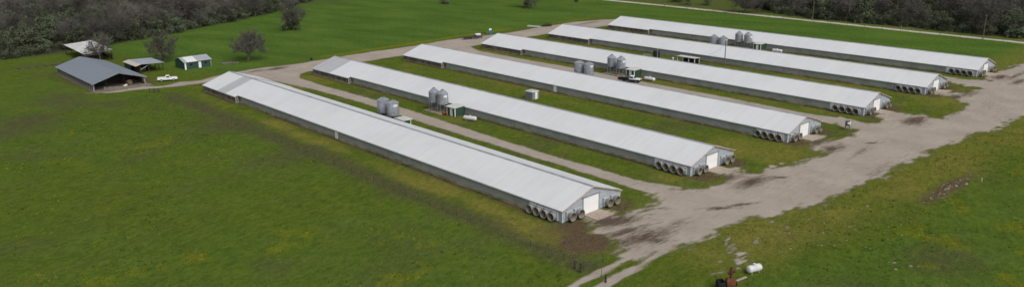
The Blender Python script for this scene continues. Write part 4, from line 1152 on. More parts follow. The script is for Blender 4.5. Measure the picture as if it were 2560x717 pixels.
# ------------------------------------------------------------------ farmstead at the left
# open livestock barn
t = thing('open_barn', 'large open-ended barn with a slate grey roof at the left', 'barn', (-24.2, 166.6, 0))
BW, BL, BE, BR = 7.3, 37.2, 2.35, 4.75
bs = (BR - BE) / (BW + .6)
q = MB()
for sx in (-1, 1):
    q.hexa([(0, -.5, BR - .1), (sx * (BW + .6), -.5, BE - .1), (sx * (BW + .6), -.5, BE), (0, -.5, BR)], [(0, BL + .4, BR - .1), (sx * (BW + .6), BL + .4, BE - .1), (sx * (BW + .6), BL + .4, BE), (0, BL + .4, BR)])
rf = q.build('roof', M['roof_slate'], t)
for sx in (-1, 1):
    q = MB(); q.hexa([(0, -.56, BR - .3), (sx * (BW + .62), -.56, BE - .3), (sx * (BW + .62), -.56, BE + .01), (0, -.56, BR + .01)], [(0, -.502, BR - .3), (sx * (BW + .62), -.502, BE - .3), (sx * (BW + .62), -.502, BE + .01), (0, -.502, BR + .01)])
    q.build('rake_trim', M['roof_slate'], rf)
for sx in (-1, 1):
    for k in range(19):
        y = .2 + k * (BL - .4) / 18
        q = MB(); q.box(sx * BW - .13, sx * BW + .13, y - .13, y + .13, 0, BE - .02); q.build('post', M['palewood'], t)
    q = MB(); q.box(min(sx * BW, sx * (BW + .05)) + sx * .14, max(sx * BW, sx * (BW + .05)) + sx * .14, .1, BL - .1, .05, .55); q.build('side_boards', M['stone'] if sx < 0 else M['wood'], t)
    q = MB(); q.box(sx * BW - .08, sx * BW + .08, .34, BL - .34, 1.95, 2.12); q.build('header', M['darkwood'], t)
    q = MB(); q.box(sx * (BW - .45) - .03, sx * (BW - .45) + .03, .5, BL - .5, .3, 2.1); q.build('inner_curtain', M['steelblue'] if sx < 0 else M['darkwood'], t)
q = MB(); q.prism_y([(-BW, 0), (BW, 0), (BW, BE), (0, BR - .15), (-BW, BE)], BL - .1, BL); q.build('end_wall', M['darkwood'], t)
q = MB(); q.prism_y([(-BW + .6, 0), (BW - .6, 0), (BW - .6, BE + .1), (0, BR - .2), (-BW + .6, BE + .1)], 9.0, 9.1); q.build('partition', M['darkwood'], t)
for sx in (-2.6, 2.6):
    q = MB(); q.box(sx - .12, sx + .12, 3.9, 4.14, 0, BE + 1.1); q.build('post', M['darkwood'], t)
q = MB(); q.box(-BW - .5, BW + 1.2, -3.2, BL, -.05, .03); o = q.build('barn_yard', M['barnfloor']); o.location = (-24.2, 166.6, 0); tag(o, kind='structure')
t = thing('hay_bale', 'round hay bale lying inside the mouth of the open barn', 'hay bale', (-20.6, 169.2, .03), R(20))
q = MB(); q.lathe([(.02, -.6), (.72, -.6), (.78, -.5), (.78, .5), (.72, .6), (.02, .6)], 22, (0, 0, .78), 'y'); q.build('bale_body', M['hay'], t, smooth=True)
for (x, y, rz), lab in (((-22.6, 167.6, .3), 'white feed sack slumped on the barn floor, left of its neighbour'), ((-21.9, 168.4, 1.2), 'white feed sack slumped on the barn floor, next to the hay bale')):
    q = MB(); q.box(-.3, .3, -.45, .45, 0, .45); o = q.build('feed_sack', M['white'], bevel=.14); o.location = (x, y, .03); o.rotation_euler = (0, 0, rz); tag(o, lab, 'sack', 'sacks in the barn mouth')

# rail fence pieces by the barn
def rail_fence(x, y, L_, rz, label, m_='darkwood', n=4):
    t = thing('rail_fence', label, 'fence', (x, y, 0), rz)
    for k in range(n):
        q = MB(); q.box(-.08 + k * L_ / (n - 1), .08 + k * L_ / (n - 1), -.08, .08, 0, 1.3); q.build('post', M[m_], t)
    for z in (.35, .75, 1.1):
        q = MB(); q.box(0, L_, -.12, -.082, z, z + .12); q.build('rail', M[m_], t)
    return t


pa, pb = G(263, 228), G(318, 226)
rail_fence(pa[0], pa[1], math.dist(pa, pb), math.atan2(pb[1] - pa[1], pb[0] - pa[0]), 'pale grey rail fence across the front of the open barn', 'stone', 5)
pa, pb = G(374, 232), G(398, 231)
rail_fence(pa[0], pa[1], math.dist(pa, pb), math.atan2(pb[1] - pa[1], pb[0] - pa[0]), 'short dark rail gate by the drive, right of the open barn', 'darkwood', 3)

# white canopy behind
t = thing('canopy', 'open canopy with a streaked white roof behind the slate barn', 'canopy', (-14.4, 230.0, 0))
q = MB(); q.hexa([(-4.8, -12.0, 3.0), (4.8, -12.0, 3.5), (4.8, 12.0, 4.1), (-4.8, 12.0, 3.6)], [(-4.8, -12.0, 3.12), (4.8, -12.0, 3.62), (4.8, 12.0, 4.22), (-4.8, 12.0, 3.72)])
q.build('roof', mat('streaked_white_sheet', (0.70, 0.70, 0.70), 0.55, vary=.1, scale=.5, col2=(.42, .40, .37), amount=.75), t)
for sx in (-4.5, 4.5):
    for sy in (-11.5, -4, 4, 11.5):
        q = MB(); q.box(sx - .12, sx + .12, sy - .12, sy + .12, 0, 3.1); q.build('post', M['darkwood'], t)
q = MB(); q.box(4.52, 4.6, -11, 11, .1, 1.8); q.build('side_wall', M['darkwood'], t)
q = MB(); q.box(-2.2, 2.2, -9, -3.5, 0.02, 1.9); q.build('stored_crates', M['darkwood'], t, bevel=.05)

# open shed with posts
t = thing('open_shed', 'open-fronted lean-to shed with a beige and grey roof between barn and green shed', 'shed', (-13.4, 184.2, 0))
q = MB(); q.hexa([(1.5, -.6, 3.05), (8.9, -.6, 2.75), (8.9, 11.4, 2.75), (1.5, 11.4, 3.05)], [(1.5, -.6, 3.13), (8.9, -.6, 2.83), (8.9, 11.4, 2.83), (1.5, 11.4, 3.13)]); q.build('roof', M['roof_dull'], t)
q = MB(); q.hexa([(-.3, -.6, 2.6), (1.498, -.6, 3.05), (1.498, 11.4, 3.05), (-.3, 11.4, 2.6)], [(-.3, -.6, 2.68), (1.498, -.6, 3.13), (1.498, 11.4, 3.13), (-.3, 11.4, 2.68)]); q.build('lean_roof', M['beige'], t)
q = MB(); q.box(.0, .1, 5.0, 11, 0, 2.6); q.build('side_wall', M['teal'], t)
q = MB(); q.box(1.2, 1.3, 0, 10.8, 0, 2.9); q.build('board_wall', M['darkwood'], t)
q = MB(); q.box(.0, 8.4, 11.0, 11.1, 0, 2.6); q.build('back_wall', M['darkwood'], t)
q = MB(); q.box(5.2, 5.3, 3.0, 10.8, 0, 2.7); q.build('partition', M['darkwood'], t)
q = MB(); q.tube((1.35, .4, 1.2), (4.6, .4, 2.6), .08, n=6); q.build('brace', M['trim'], t)
q = MB(); q.box(2.0, 4.6, 4.5, 8.5, 0, 1.1); q.build('stored_boards', M['wood'], t)
for k, (x, y) in enumerate(((8.5, 0), (8.5, 3.6), (8.5, 7.2), (6.4, 0), (1.25, -.15), (3.9, 0))):
    q = MB(); q.box(x - .09, x + .09, y - .09, y + .09, 0, 2.68); q.build('post', M['darkwood'], t)

# teal workshop shed
t = thing('workshop_shed', 'dark teal gabled shed with one white roof panel and a white door', 'shed', (.6, 179.9, 0), R(1))
q = MB(); q.box(0, 9.0, 0, 7.6, 0, 2.4); q.build('wall', M['teal'], t)
for x0, x1 in ((0, .1), (8.9, 9.0)):
    q = MB(); q.prism_x([(0.0, 2.402), (7.6, 2.402), (3.8, 3.55)], x0, x1); q.build('gable', M['teal'], t)
q = MB()
for sy in (-1, 1):
    q.hexa([(-.3, 3.8, 3.56), (-.3, 3.8 + sy * 4.2, 2.36), (-.3, 3.8 + sy * 4.2, 2.44), (-.3, 3.8, 3.64)], [(9.3, 3.8, 3.56), (9.3, 3.8 + sy * 4.2, 2.36), (9.3, 3.8 + sy * 4.2, 2.44), (9.3, 3.8, 3.64)])
rf = q.build('roof', M['roof_dull'], t)
q = MB(); q.hexa([(.9, 3.7, 3.615), (.9, -.38, 2.45), (.9, -.38, 2.47), (.9, 3.7, 3.64)], [(4.3, 3.7, 3.615), (4.3, -.38, 2.45), (4.3, -.38, 2.47), (4.3, 3.7, 3.64)]); o = q.build('roof_panel', M['roof'], rf); o['label'] = 'white sheet on the left half of the roof'
q = MB(); q.box(4.7, 5.6, -.06, -.002, .05, 2.1); dq = q.build('door', M['white'], t)
q = MB(); q.tube((4.8, -.06, 1.05), (4.8, -.11, 1.05), .04); q.build('handle', M['galv_dark'], dq)
q = MB(); q.box(.0, .55, -.05, -.002, 0, 2.38); q.build('corner_panel', M['white'], t)
q = MB(); q.box(8.9, 9.05, -.05, -.002, 0, 2.38); q.build('corner_trim', M['beige'], t)
for x in (2.2, 7.2):
    q = MB(); q.box(x - .45, x + .45, -.03, -.002, 1.1, 1.75); f_ = q.build('window', M['glass'], t)
    q = MB()
    for a in ((x - .52, x - .452, 1.03, 1.82), (x + .452, x + .52, 1.03, 1.82)): q.box(a[0], a[1], -.05, -.002, a[2], a[3])
    q.build('window_frame', M['teal'], f_)

# junk timber
jx, jy = G(575, 160)
for k in range(7):
    L_ = 2.6 + random.random() * 2.4
    q = MB(); q.box(-L_ / 2, L_ / 2, -.13, .13, 0, .16); o = q.build('timber', M['wood'] if k % 3 else M['stone'], bevel=.01)
    o.location = (jx - 1.4 + random.random() * 2.8, jy - .9 + random.random() * 1.8, .02 + .17 * (k // 2)); o.rotation_euler = (0, 0, -.5 + random.uniform(-.5, .5))
    tag(o, 'weathered timber in the loose heap under the bare tree right of the teal shed', 'timber', 'timbers heaped by the bare tree')
lx, ly = G(90, 168)
for k in range(5):
    L_ = 1.6 + random.random() * 1.6
    q = MB(); q.tube((-L_ / 2, 0, .2), (L_ / 2, 0, .2), .2, .16, 9); q.tube((0, 0, .2), (.3, .5, .5), .1, .05, 6); o = q.build('log', M['bark'])
    o.location = (lx - 5 + k * 2.6, ly + random.uniform(-2.5, 2.5), 0); o.rotation_euler = (0, 0, random.uniform(0, 3))
    tag(o, 'dark fallen log on the grass left of the slate barn', 'log', 'fallen logs left of the barn')

# ------------------------------------------------------------------ wire fence along the left field
t = thing('wire_fence', 'long wire fence running beside the front poultry house along the field', 'fence', (-18.2, -18.0, 0))
fl = 143.0
for k in range(40):
    y = k * fl / 39
    q = MB(); q.tube((0.25 * math.sin(k * 1.7), y, 0), (0.25 * math.sin(k * 1.7) + .05, y, 1.15), .035, n=5); q.build('post', M['darkwood'], t)
q = MB()
for z in (.35, .75, 1.15):
    q.box(-.005, .005, 0, fl, z - .005, z + .005)
q.build('wire', M['wire'], t)
for p, h, lab in (((1437, 671), 1.35, 'left one of two dark wooden gate posts beside the twin-rut track'), ((1452, 680), 1.45, 'right one of two dark wooden gate posts beside the twin-rut track'), ((1514, 705), 1.2, 'lone dark wooden post on the grass right of the twin-rut track')):
    x, y = G(*p)
    q = MB(); q.tube((0, 0, 0), (.02, .02, h), .17, .15, 10); o = q.build('gate_post', M['darkwood'], bevel=.015); o.location = (x, y, 0); tag(o, lab, 'post', 'gate posts by the track')
pa, pb = G(1456, 676), G(1540, 640)
t = thing('wire_gate', 'low sagging wire gate from the gate posts towards the track', 'gate', (*pa, 0), math.atan2(pb[1] - pa[1], pb[0] - pa[0]))
q = MB()
for z in (.4, .8, 1.1): q.box(0, math.dist(pa, pb) * .6, -.012, .012, z - .012, z + .012)
q.build('wire', M['wire'], t)
q = MB(); q.tube((math.dist(pa, pb) * .6, 0, 0), (math.dist(pa, pb) * .6, 0, 1.2), .05, n=6); q.build('post', M['darkwood'], t)

# roadside fence before the right-hand wood
t = thing('roadside_fence', 'low post-and-wire fence along the foot of the dark wood by the road', 'fence', (248.6, -30, 0))
for k in range(26):
    q = MB(); q.tube((0, k * 6.6, 0), (.04, k * 6.6, 1.2), .07, n=6); q.build('post', M['wood'] if k % 3 else M['palewood'], t)
q = MB()
for z in (.5, 1.0): q.box(-.012, .012, 0, 165, z - .012, z + .012)
q.build('wire', M['wire'], t)
t = thing('field_fence', 'thin post-and-wire fence between the bright green field and the pale road', 'fence', (236.5, -30, 0), R(-1))
for k in range(30):
    q = MB(); q.tube((0, k * 7.5, 0), (.04, k * 7.5, 1.2), .055, n=5); q.build('post', M['darkwood'], t)
q = MB()
for z in (.5, 1.0): q.box(-.012, .012, 0, 217, z - .012, z + .012)
q.build('wire', M['wire'], t)

# marker stake on the right-hand meadow
x, y = G(2454, 454)
t = thing('marker_stake', 'short white marker stake alone on the right-hand meadow', 'stake', (x, y, 0))
q = MB(); q.tube((0, 0, 0), (.03, 0, .62), .05, .05, 8); q.build('stake_shaft', M['white'], t)
q = MB(); q.lathe([(.05, .60), (.09, .62), (.09, .72), (.02, .76)], 10, (.03, 0, 0)); q.build('cap', M['white'], t)

# ------------------------------------------------------------------ trees
def tube_np(segs, n):
    """segs: (p0, p1, r0, r1) arrays -> open tubes."""
    P0 = np.array([s_[0] for s_ in segs]); P1 = np.array([s_[1] for s_ in segs]); r0 = np.array([s_[2] for s_ in segs]); r1 = np.array([s_[3] for s_ in segs])
    d = P1 - P0; d /= np.linalg.norm(d, axis=1, keepdims=True) + 1e-9
    ref = np.where(np.abs(d[:, 2:3]) < .9, np.array([[0, 0, 1.]]), np.array([[1., 0, 0]]))
    a = np.cross(d, ref); a /= np.linalg.norm(a, axis=1, keepdims=True); b = np.cross(d, a)
    V = []
    for k in range(n):
        t_ = 2 * PI * k / n
        o_ = math.cos(t_) * a + math.sin(t_) * b
        V.append(P0 + o_ * r0[:, None]); V.append(P1 + o_ * r1[:, None])
    V = np.stack(V, 1)                                       # (m, 2n, 3)
    m_ = len(segs)
    off = (np.arange(m_) * 2 * n)[:, None]
    F = np.concatenate([off + np.array([[2 * k, 2 * ((k + 1) % n), 2 * ((k + 1) % n) + 1, 2 * k + 1]]) for k in range(n)])
    return V.reshape(-1, 3), F


def slivers(P, Dr, L_, W_, r_):
    """thin twig quads"""
    d = Dr / (np.linalg.norm(Dr, axis=1, keepdims=True) + 1e-9)
    s_ = np.cross(d, r_.normal(size=d.shape)); s_ /= np.linalg.norm(s_, axis=1, keepdims=True) + 1e-9
    A = P - s_ * W_[:, None] / 2; B = P + s_ * W_[:, None] / 2
    E = P + d * L_[:, None]
    V = np.stack([A, B, E + s_ * W_[:, None] * .15, E - s_ * W_[:, None] * .15], 1).reshape(-1, 3)
    F = (np.arange(len(P)) * 4)[:, None] + np.array([[0, 1, 2, 3]])
    return V, F


def bare_tree(seed, H, spread, tw, trunk_h=.22, tr=.32, twigs=2600, wid=.055):
    """(trunk segs, twig verts): an oak-like bare tree with unit scale metres."""
    r_ = np.random.default_rng(seed)
    segs = []; tips = []

    def grow(p, d, L_, rad, lev):
        steps = 3
        for s_ in range(steps):
            d = d + r_.normal(scale=.16 + .05 * lev, size=3) + np.array([0, 0, .05]); d /= np.linalg.norm(d)
            q = p + d * L_ / steps
            segs.append((p, q, rad * (1 - .22 * s_ / steps), rad * (1 - .22 * (s_ + 1) / steps)))
            if lev >= 2: tips.append((q, d, lev))
            if lev < 4 and s_ >= 0 and lev > 0:
                for _ in range(1 + (r_.random() < .45)):
                    sd_ = r_.normal(size=3); sd_ -= d * (sd_ @ d); sd_ /= np.linalg.norm(sd_)
                    nd = d * .55 + sd_ * .85; nd[2] += .1; nd /= np.linalg.norm(nd)
                    grow(q, nd, L_ * (.52 + .2 * r_.random()), rad * .52, lev + 1)
            p = q
        if lev < 4: grow(p, d, L_ * .6, rad * .66, lev + 1)
    base = np.array([0, 0, 0.])
    top = np.array([r_.normal(scale=.15), r_.normal(scale=.15), H * trunk_h])
    segs.append((base, top * .5, tr * 1.35, tr)); segs.append((top * .5, top, tr, tr * .9))
    nl = 6 + int(r_.integers(0, 3))
    for k in range(nl):
        a = 2 * PI * (k + r_.random() * .7) / nl
        el = R(18 + 55 * r_.random())
        d = np.array([math.cos(a) * math.cos(el) * spread, math.sin(a) * math.cos(el) * spread, math.sin(el)]); d /= np.linalg.norm(d)
        grow(top * (0.8 + .2 * r_.random()), d, H * .30 * (.8 + .4 * r_.random()), tr * .55, 1)
    grow(top, np.array([.1, 0, 1.]), H * .30, tr * .6, 1)
    allp = np.array([s_[1] for s_ in segs])
    zmax = np.percentile(allp[:, 2], 99.5); k = H * .93 / zmax
    segs = [(a * k, b * k, c, e) for a, b, c, e in segs]
    tips = [(p * k, d, l_) for p, d, l_ in tips]
    keep = [s_ for s_ in segs if s_[2] > .028]
    idx_ = r_.integers(0, len(tips), twigs)
    P = np.array([tips[i][0] for i in idx_]); Dr = np.array([tips[i][1] for i in idx_]) * .7 + r_.normal(scale=.7, size=(twigs, 3)) + np.array([0, 0, .15])
    P = P + r_.normal(scale=.18, size=P.shape)
    L_ = tw * (.5 + r_.random(twigs)); W_ = wid * (.6 + .8 * r_.random(twigs))
    V, F = slivers(P, Dr, L_, W_, r_)
    return keep, V, F


def leaf_tree(seed, H, Rr, n=3600, leaf=.34, lobes=11, base=.18):
    """evergreen: leaf-sized quads in clumps through an uneven crown"""
    r_ = np.random.default_rng(seed)
    C_ = []
    for k in range(lobes):
        a = r_.random() * 2 * PI; q = r_.random() ** .6
        z = H * (base + (.92 - base) * r_.random())
        prof = max(.25, 1 - ((z / H - .42) / .62) ** 2)
        C_.append((math.cos(a) * q * Rr * .75 * prof, math.sin(a) * q * Rr * .75 * prof, z, Rr * (.30 + .28 * r_.random())))
    C_ = np.array(C_)
    P = []
    w_ = C_[:, 3] ** 2; w_ /= w_.sum()
    pick = r_.choice(lobes, n, p=w_)
    v = r_.normal(size=(n, 3)); v /= np.linalg.norm(v, axis=1, keepdims=True)
    rad = r_.random(n) ** .28
    # sub-clumps leave gaps
    P = C_[pick, :3] + v * (C_[pick, 3] * rad)[:, None] * np.array([1, 1, .72])
    keepn = (np.sin(P[:, 0] * 3.1 + seed) + np.sin(P[:, 1] * 2.7 + 2 * seed) + np.sin(P[:, 2] * 3.4)) > -1.0
    P = P[keepn]; v = v[keepn]
    P[:, 2] = np.maximum(P[:, 2], .1)
    nn = v * .7 + r_.normal(scale=.6, size=P.shape); nn /= np.linalg.norm(nn, axis=1, keepdims=True)
    a = np.cross(nn, r_.normal(size=P.shape)); a /= np.linalg.norm(a, axis=1, keepdims=True); b = np.cross(nn, a)
    s_ = leaf * (.5 + .9 * r_.random(len(P)))[:, None]
    V = np.stack([P - a * s_ * .5, P + b * s_ * .32, P + a * s_ * .5, P - b * s_ * .32], 1).reshape(-1, 3)
    F = (np.arange(len(P)) * 4)[:, None] + np.array([[0, 1, 2, 3]])
    segs = [(np.array([0, 0, 0.]), np.array([0, 0, H * .35]), .22, .16)]
    for k in range(min(6, lobes)): segs.append((np.array([0, 0, H * .25]), C_[k, :3], .09, .04))
    return segs, V, F


def tree_obj(name, data, bark, leaf_m, label, cat, loc, rz, group=None, sides=5):
    segs, V, F = data
    t = thing(name, label, cat, loc, rz, group)
    tv, tf = tube_np(segs, sides)
    np_mesh('trunk', tv, [tf], bark, t)
    np_mesh('crown', V, [F], leaf_m, t)
    return t


# lone trees, each its own shape
x, y = G(620, 153); tree_obj('oak_tree', bare_tree(3, 11.6, 1.45, .62, .2, .46, 4200, .042), M['bark'], M['twig'], 'round bare oak alone on the grass right of the teal shed', 'tree', (x, y, 0), .5, 'bare oaks by the farmstead')
x, y = G(405, 151); tree_obj('oak_tree', bare_tree(8, 10.2, 1.9, .62, .24, .46, 3400, .042), M['bark'], M['twig'], 'wide flat-topped bare oak behind the open-fronted shed, left of the teal shed', 'tree', (x, y, 0), 1.9, 'bare oaks by the farmstead')
x, y = G(252, 153); tree_obj('oak_tree', bare_tree(15, 10.5, 1.7, .7, .2, .30, 2600, .04), M['bark'], M['twig2'], 'bare spreading oak whose branches cross the white canopy roof', 'tree', (x, y, 0), .2, 'bare oaks by the farmstead')
x, y = G(735, 76); tree_obj('field_tree', bare_tree(21, 12.0, .75, .8, .1, .30, 5200, .06), M['bark'], M['twig'], 'upright ragged bare tree alone in the green field below the wood', 'tree', (x, y, 0), .4, None)
for k, (px, py, h, r) in enumerate(((714, 77, 2.6, 2.2), (742, 76, 4.2, 3.0), (730, 72, 3.6, 2.6))):
    x, y = G(px, py); tree_obj('shrub', leaf_tree(60 + k, h, r, 1500, .4, 7, .1), M['bark'], M['leafdark'], ['low dark shrub left of the lone field tree trunk', 'tall dark shrub at the right foot of the lone field tree', 'dark shrub behind the foot of the lone field tree'][k], 'shrub', (x, y, 0), k, 'shrubs round the lone field tree')
x, y = G(1115, 10); tree_obj('bush', leaf_tree(70, 4.2, 3.4, 1600, .45, 8, .1), M['bark'], M['leafolive'], 'round dark bush cut by the top edge, standing alone in the green field', 'bush', (x, y, 0), 0)
x, y = G(1322, 20); tree_obj('field_tree', bare_tree(27, 12.5, 1.0, .8, .2, .42, 4200, .06), M['bark'], M['twig'], 'bare tree with a bushy foot at the top edge, above the far house end', 'tree', (x, y, 0), 0)
x, y = G(1318, 19); tree_obj('bush', leaf_tree(71, 2.8, 2.6, 1300, .4, 7, .1), M['bark'], M['leafdark'], 'low dark bush at the foot of the bare tree on the top edge', 'bush', (x, y, 0), 0)
x, y = G(1440, 6); tree_obj('bush', leaf_tree(72, 1.6, 2.0, 900, .4, 6, .1), M['bark'], M['leafolive'], 'tiny bush in the green field near the start of the pale road', 'bush', (x, y, 0), 0)
x, y = G(1862, 33); tree_obj('field_tree', bare_tree(33, 11.5, 1.25, .8, .15, .42, 4200, .06), M['bark'], M['twig2'], 'big pale-limbed bare tree standing before the right-hand wood beside the road', 'tree', (x, y, 0), 0)
for k, (px, py, h, r) in enumerate(((1722, 13, 7.5, 4.2), (1770, 13, 6.5, 4.0), (1692, 6, 6, 4))):
    x, y = G(px, py); tree_obj('bush', leaf_tree(80 + k, h, r, 2000, .45, 9, .08), M['bark'], M['leafdark'], ['middle one of three dark bushes beyond the pale road, at top', 'right one of three dark bushes beyond the pale road, at top', 'left one of three dark bushes beyond the pale road, at top'][k], 'bush', (x, y, 0), k, 'bushes beyond the pale road')

x, y = G(*BRUSH); tree_obj('brush_pile', leaf_tree(90, .55, 3.0, 900, .3, 10, .02), M['bark'], M['darkwood'], 'low dark brush pile beside the heaped pale pipes beyond the far drive', 'brush pile', (x, y, 0), 0)
# woods
protos = []
BG = (('wood_tree', lambda s_: bare_tree(100 + s_, 10.5, 1.05, 1.0, .25, .26, 2300, .085), 'bark', 'twig', 'bare brown-grey tree among the others in the %s', 'tree'),
      ('wood_tree', lambda s_: bare_tree(120 + s_, 12.0, .85, 1.0, .3, .24, 2000, .08), 'bark', 'twig2', 'bare pale-grey tree among the others in the %s', 'tree'),
      ('evergreen_tree', lambda s_: leaf_tree(140 + s_, 8.8, 4.2, 3000, .50, 13, .12), 'bark', 'leafdark', 'dark evergreen tree among the others in the %s', 'tree'),
      ('evergreen_tree', lambda s_: leaf_tree(160 + s_, 7.2, 4.0, 2600, .48, 11, .10), 'bark', 'leafolive', 'olive-toned evergreen tree among the others in the %s', 'tree'),
      ('undergrowth_shrub', lambda s_: leaf_tree(180 + s_, 3.6, 3.4, 1700, .42, 9, .05), 'bark', 'leafdark', 'low dark shrub at the foot of the %s', 'shrub'))
LIB = {}
for kind_i, spec in enumerate(BG):
    for v_ in range(3):
        segs, V, F = spec[1](v_)
        tv, tf = tube_np(segs, 4)
        a = np_mesh('trunk', tv, [tf], M[spec[2]]); b = np_mesh('crown', V, [F], M[spec[3]])
        LIB[(kind_i, v_)] = (a.data, b.data, (tv, tf, V, F))
        bpy.data.objects.remove(a); bpy.data.objects.remove(b)


def scatter(poly, dmin, seed, n_try=9000):
    r_ = random.Random(seed)
    xs_ = [p[0] for p in poly]; ys_ = [p[1] for p in poly]
    pts = []; grid = {}
    def inside(x, y):
        c = False
        for i in range(len(poly)):
            x0, y0 = poly[i]; x1, y1 = poly[i - 1]
            if (y0 > y) != (y1 > y) and x < (x1 - x0) * (y - y0) / (y1 - y0) + x0: c = not c
        return c
    for _ in range(n_try):
        x, y = r_.uniform(min(xs_), max(xs_)), r_.uniform(min(ys_), max(ys_))
        if not inside(x, y): continue
        k = (int(x // dmin), int(y // dmin))
        if any((x - q[0]) ** 2 + (y - q[1]) ** 2 < dmin * dmin for i in (-1, 0, 1) for j in (-1, 0, 1) for q in grid.get((k[0] + i, k[1] + j), ())): continue
        grid.setdefault(k, []).append((x, y)); pts.append((x, y))
    return pts


def seen(x, y, z, marg=130):
    d = Vector((x, y, z)) - CAM; zz = d.dot(_fw)
    u = 1280 + FPX * d.dot(_rt) / zz; v = 358.5 - FPX * d.dot(_up) / zz
    return zz > 0 and -marg < u < 2560 + marg and -60 < v < 900


cand = []
for poly, where, sd_ in ((FOR_L, 'left-hand wood behind the barns', 5), (FOR_R, 'right-hand wood beyond the pale road', 6)):
    edge = poly
    for x, y in scatter(poly, 7.2, sd_):
        if not (seen(x, y, 0) or seen(x, y, 5)): continue
        de = float(poly_sdf(np.array([x]), np.array([y]), poly)[0])
        cand.append((math.hypot(x - CAM.x, y - CAM.y), x, y, de, where))
    # a belt of low shrubs on the near edge
    for x, y in scatter(poly, 4.2, sd_ + 40):
        de = float(poly_sdf(np.array([x]), np.array([y]), poly)[0])
        if de < 7 and (seen(x, y, 0)): cand.append((math.hypot(x - CAM.x, y - CAM.y), x, y, -1, where))
cand.sort()
rr = random.Random(3)
n_things = 0
farV = []; farF = []; farTV = []; farTF = []; oV = oT = 0
for dist, x, y, de, where in cand:
    if de == -1: kind_i = 4
    else:
        clump = float(fbm(np.array([x]), np.array([y]), 26, 2, 55.)[0])
        u = rr.random() + (clump - .5) * 2.2
        kind_i = (2 if u < .22 else 3) if u < .40 else (0 if u < .78 else 1)
        if de < 5 and u > .25 and rr.random() < .5: kind_i = 2 if rr.random() < .6 else 3
    v_ = rr.randrange(3); sc = rr.uniform(.72, 1.32); rz = rr.uniform(0, 6.28)
    name, _, _, _, lab, cat = BG[kind_i]
    me_t, me_c, raw = LIB[(kind_i, v_)]
    if n_things < 300:
        n_things += 1
        t = thing(name, lab % where, cat, (x, y, 0), rz, 'trees of the ' + where if cat == 'tree' else 'shrubs edging the ' + where)
        t.scale = (sc, sc, sc * rr.uniform(.88, 1.12))
        for nm, me in (('trunk', me_t), ('crown', me_c)):
            o = bpy.data.objects.new(nm, me); COL.objects.link(o); o.parent = t
    else:
        c_, s_ = math.cos(rz) * sc, math.sin(rz) * sc
        Rm = np.array([[c_, -s_, 0], [s_, c_, 0], [0, 0, sc]])
        for src, dst, dF in ((raw[2], farV, farF),):
            pass
        V = np.concatenate([raw[0], raw[2]]) @ Rm.T + np.array([x, y, 0])
        farV.append(V); farF.append(np.concatenate([raw[1], raw[3] + len(raw[0])]) + oV); oV += len(V)
print('wood trees', len(cand), 'as things', n_things)
if farV:
    o = np_mesh('far_woods', np.concatenate(farV), [np.concatenate(farF)], M['twig']); tag(o, 'far part of the woods along the top edge', kind='stuff')

# ------------------------------------------------------------------ grass, weeds and flowers (nobody could count them)
def tufts(name, P, h, w_, mat_, label, lean=.5, blades=3):
    n_ = len(P); P = np.repeat(P, blades, 0); h = np.repeat(h, blades)
    m_ = len(P)
    P = P + np.column_stack([rng.normal(scale=.14, size=(m_, 2)), np.zeros(m_)])
    a = rng.random(m_) * 2 * PI; s_ = np.column_stack([np.cos(a), np.sin(a), np.zeros(m_)])
    tip = P + np.column_stack([rng.normal(scale=lean, size=(m_, 2)) * h[:, None], h * (.6 + .6 * rng.random(m_))])
    V = np.stack([P - s_ * w_, P + s_ * w_, tip], 1).reshape(-1, 3)
    F = (np.arange(m_) * 3)[:, None] + np.array([[0, 1, 2]])
    return tag(np_mesh(name, V, [F], mat_), label, kind='stuff')


M['grass'] = mat('meadow_grass', (0.074, 0.118, 0.015), 0.9, vary=.45, scale=.5, spec=.03)
M['weeds'] = mat('dull_weeds', (0.125, 0.128, 0.056), 0.95, vary=.4, scale=.8, spec=.03)
M['flowers'] = mat('yellow_flower_heads', (0.20, 0.225, 0.02), 0.9, vary=.35, scale=2, spec=.03)


def pick_pts(n_try, box, f):
    x = rng.uniform(box[0], box[1], n_try); y = rng.uniform(box[2], box[3], n_try)
    k = f(x, y) > rng.random(n_try)
    return x[k], y[k]


def bil(A, x, y):
    i = np.clip(np.searchsorted(gx, x) - 1, 0, len(gx) - 2); j = np.clip(np.searchsorted(gy, y) - 1, 0, len(gy) - 2)
    return A[i, j]


def ongravel(x, y):
    i = np.clip(((x - xs[0]) / CELL).astype(int), 0, len(xs) - 1); j = np.clip(((y - ys[0]) / CELL).astype(int), 0, len(ys) - 1)
    return np.where((x > xs[0]) & (x < xs[-1]) & (y > ys[0]) & (y < ys[-1]), D[i, j] > 0, False)


def inhouse(x, y):
    r_ = np.zeros(x.shape, bool)
    for hx, hy in zip(HX, HY): r_ |= (np.abs(x - hx) < 8.4) & (y > hy - .1) & (y < hy + HL)
    return r_


x, y = pick_pts(90000, (-100, -15, -20, 150), lambda x, y: .7 * (0.25 + sstep(.4, .65, fbm(x, y, 4, 3, 9.))))
x2, y2 = pick_pts(60000, (-20, 130, -75, -14), lambda x, y: .7 * (0.25 + sstep(.4, .65, fbm(x, y, 4, 3, 9.))))
x = np.concatenate([x, x2]); y = np.concatenate([y, y2]); k = ~ongravel(x, y) & ~inhouse(x, y); x, y = x[k], y[k]
tufts('grass_tufts', np.column_stack([x, y, np.zeros(len(x))]), .07 + .12 * rng.random(len(x)) ** 2, .03, M['grass'], 'short tufted meadow grass in the left and right fields')
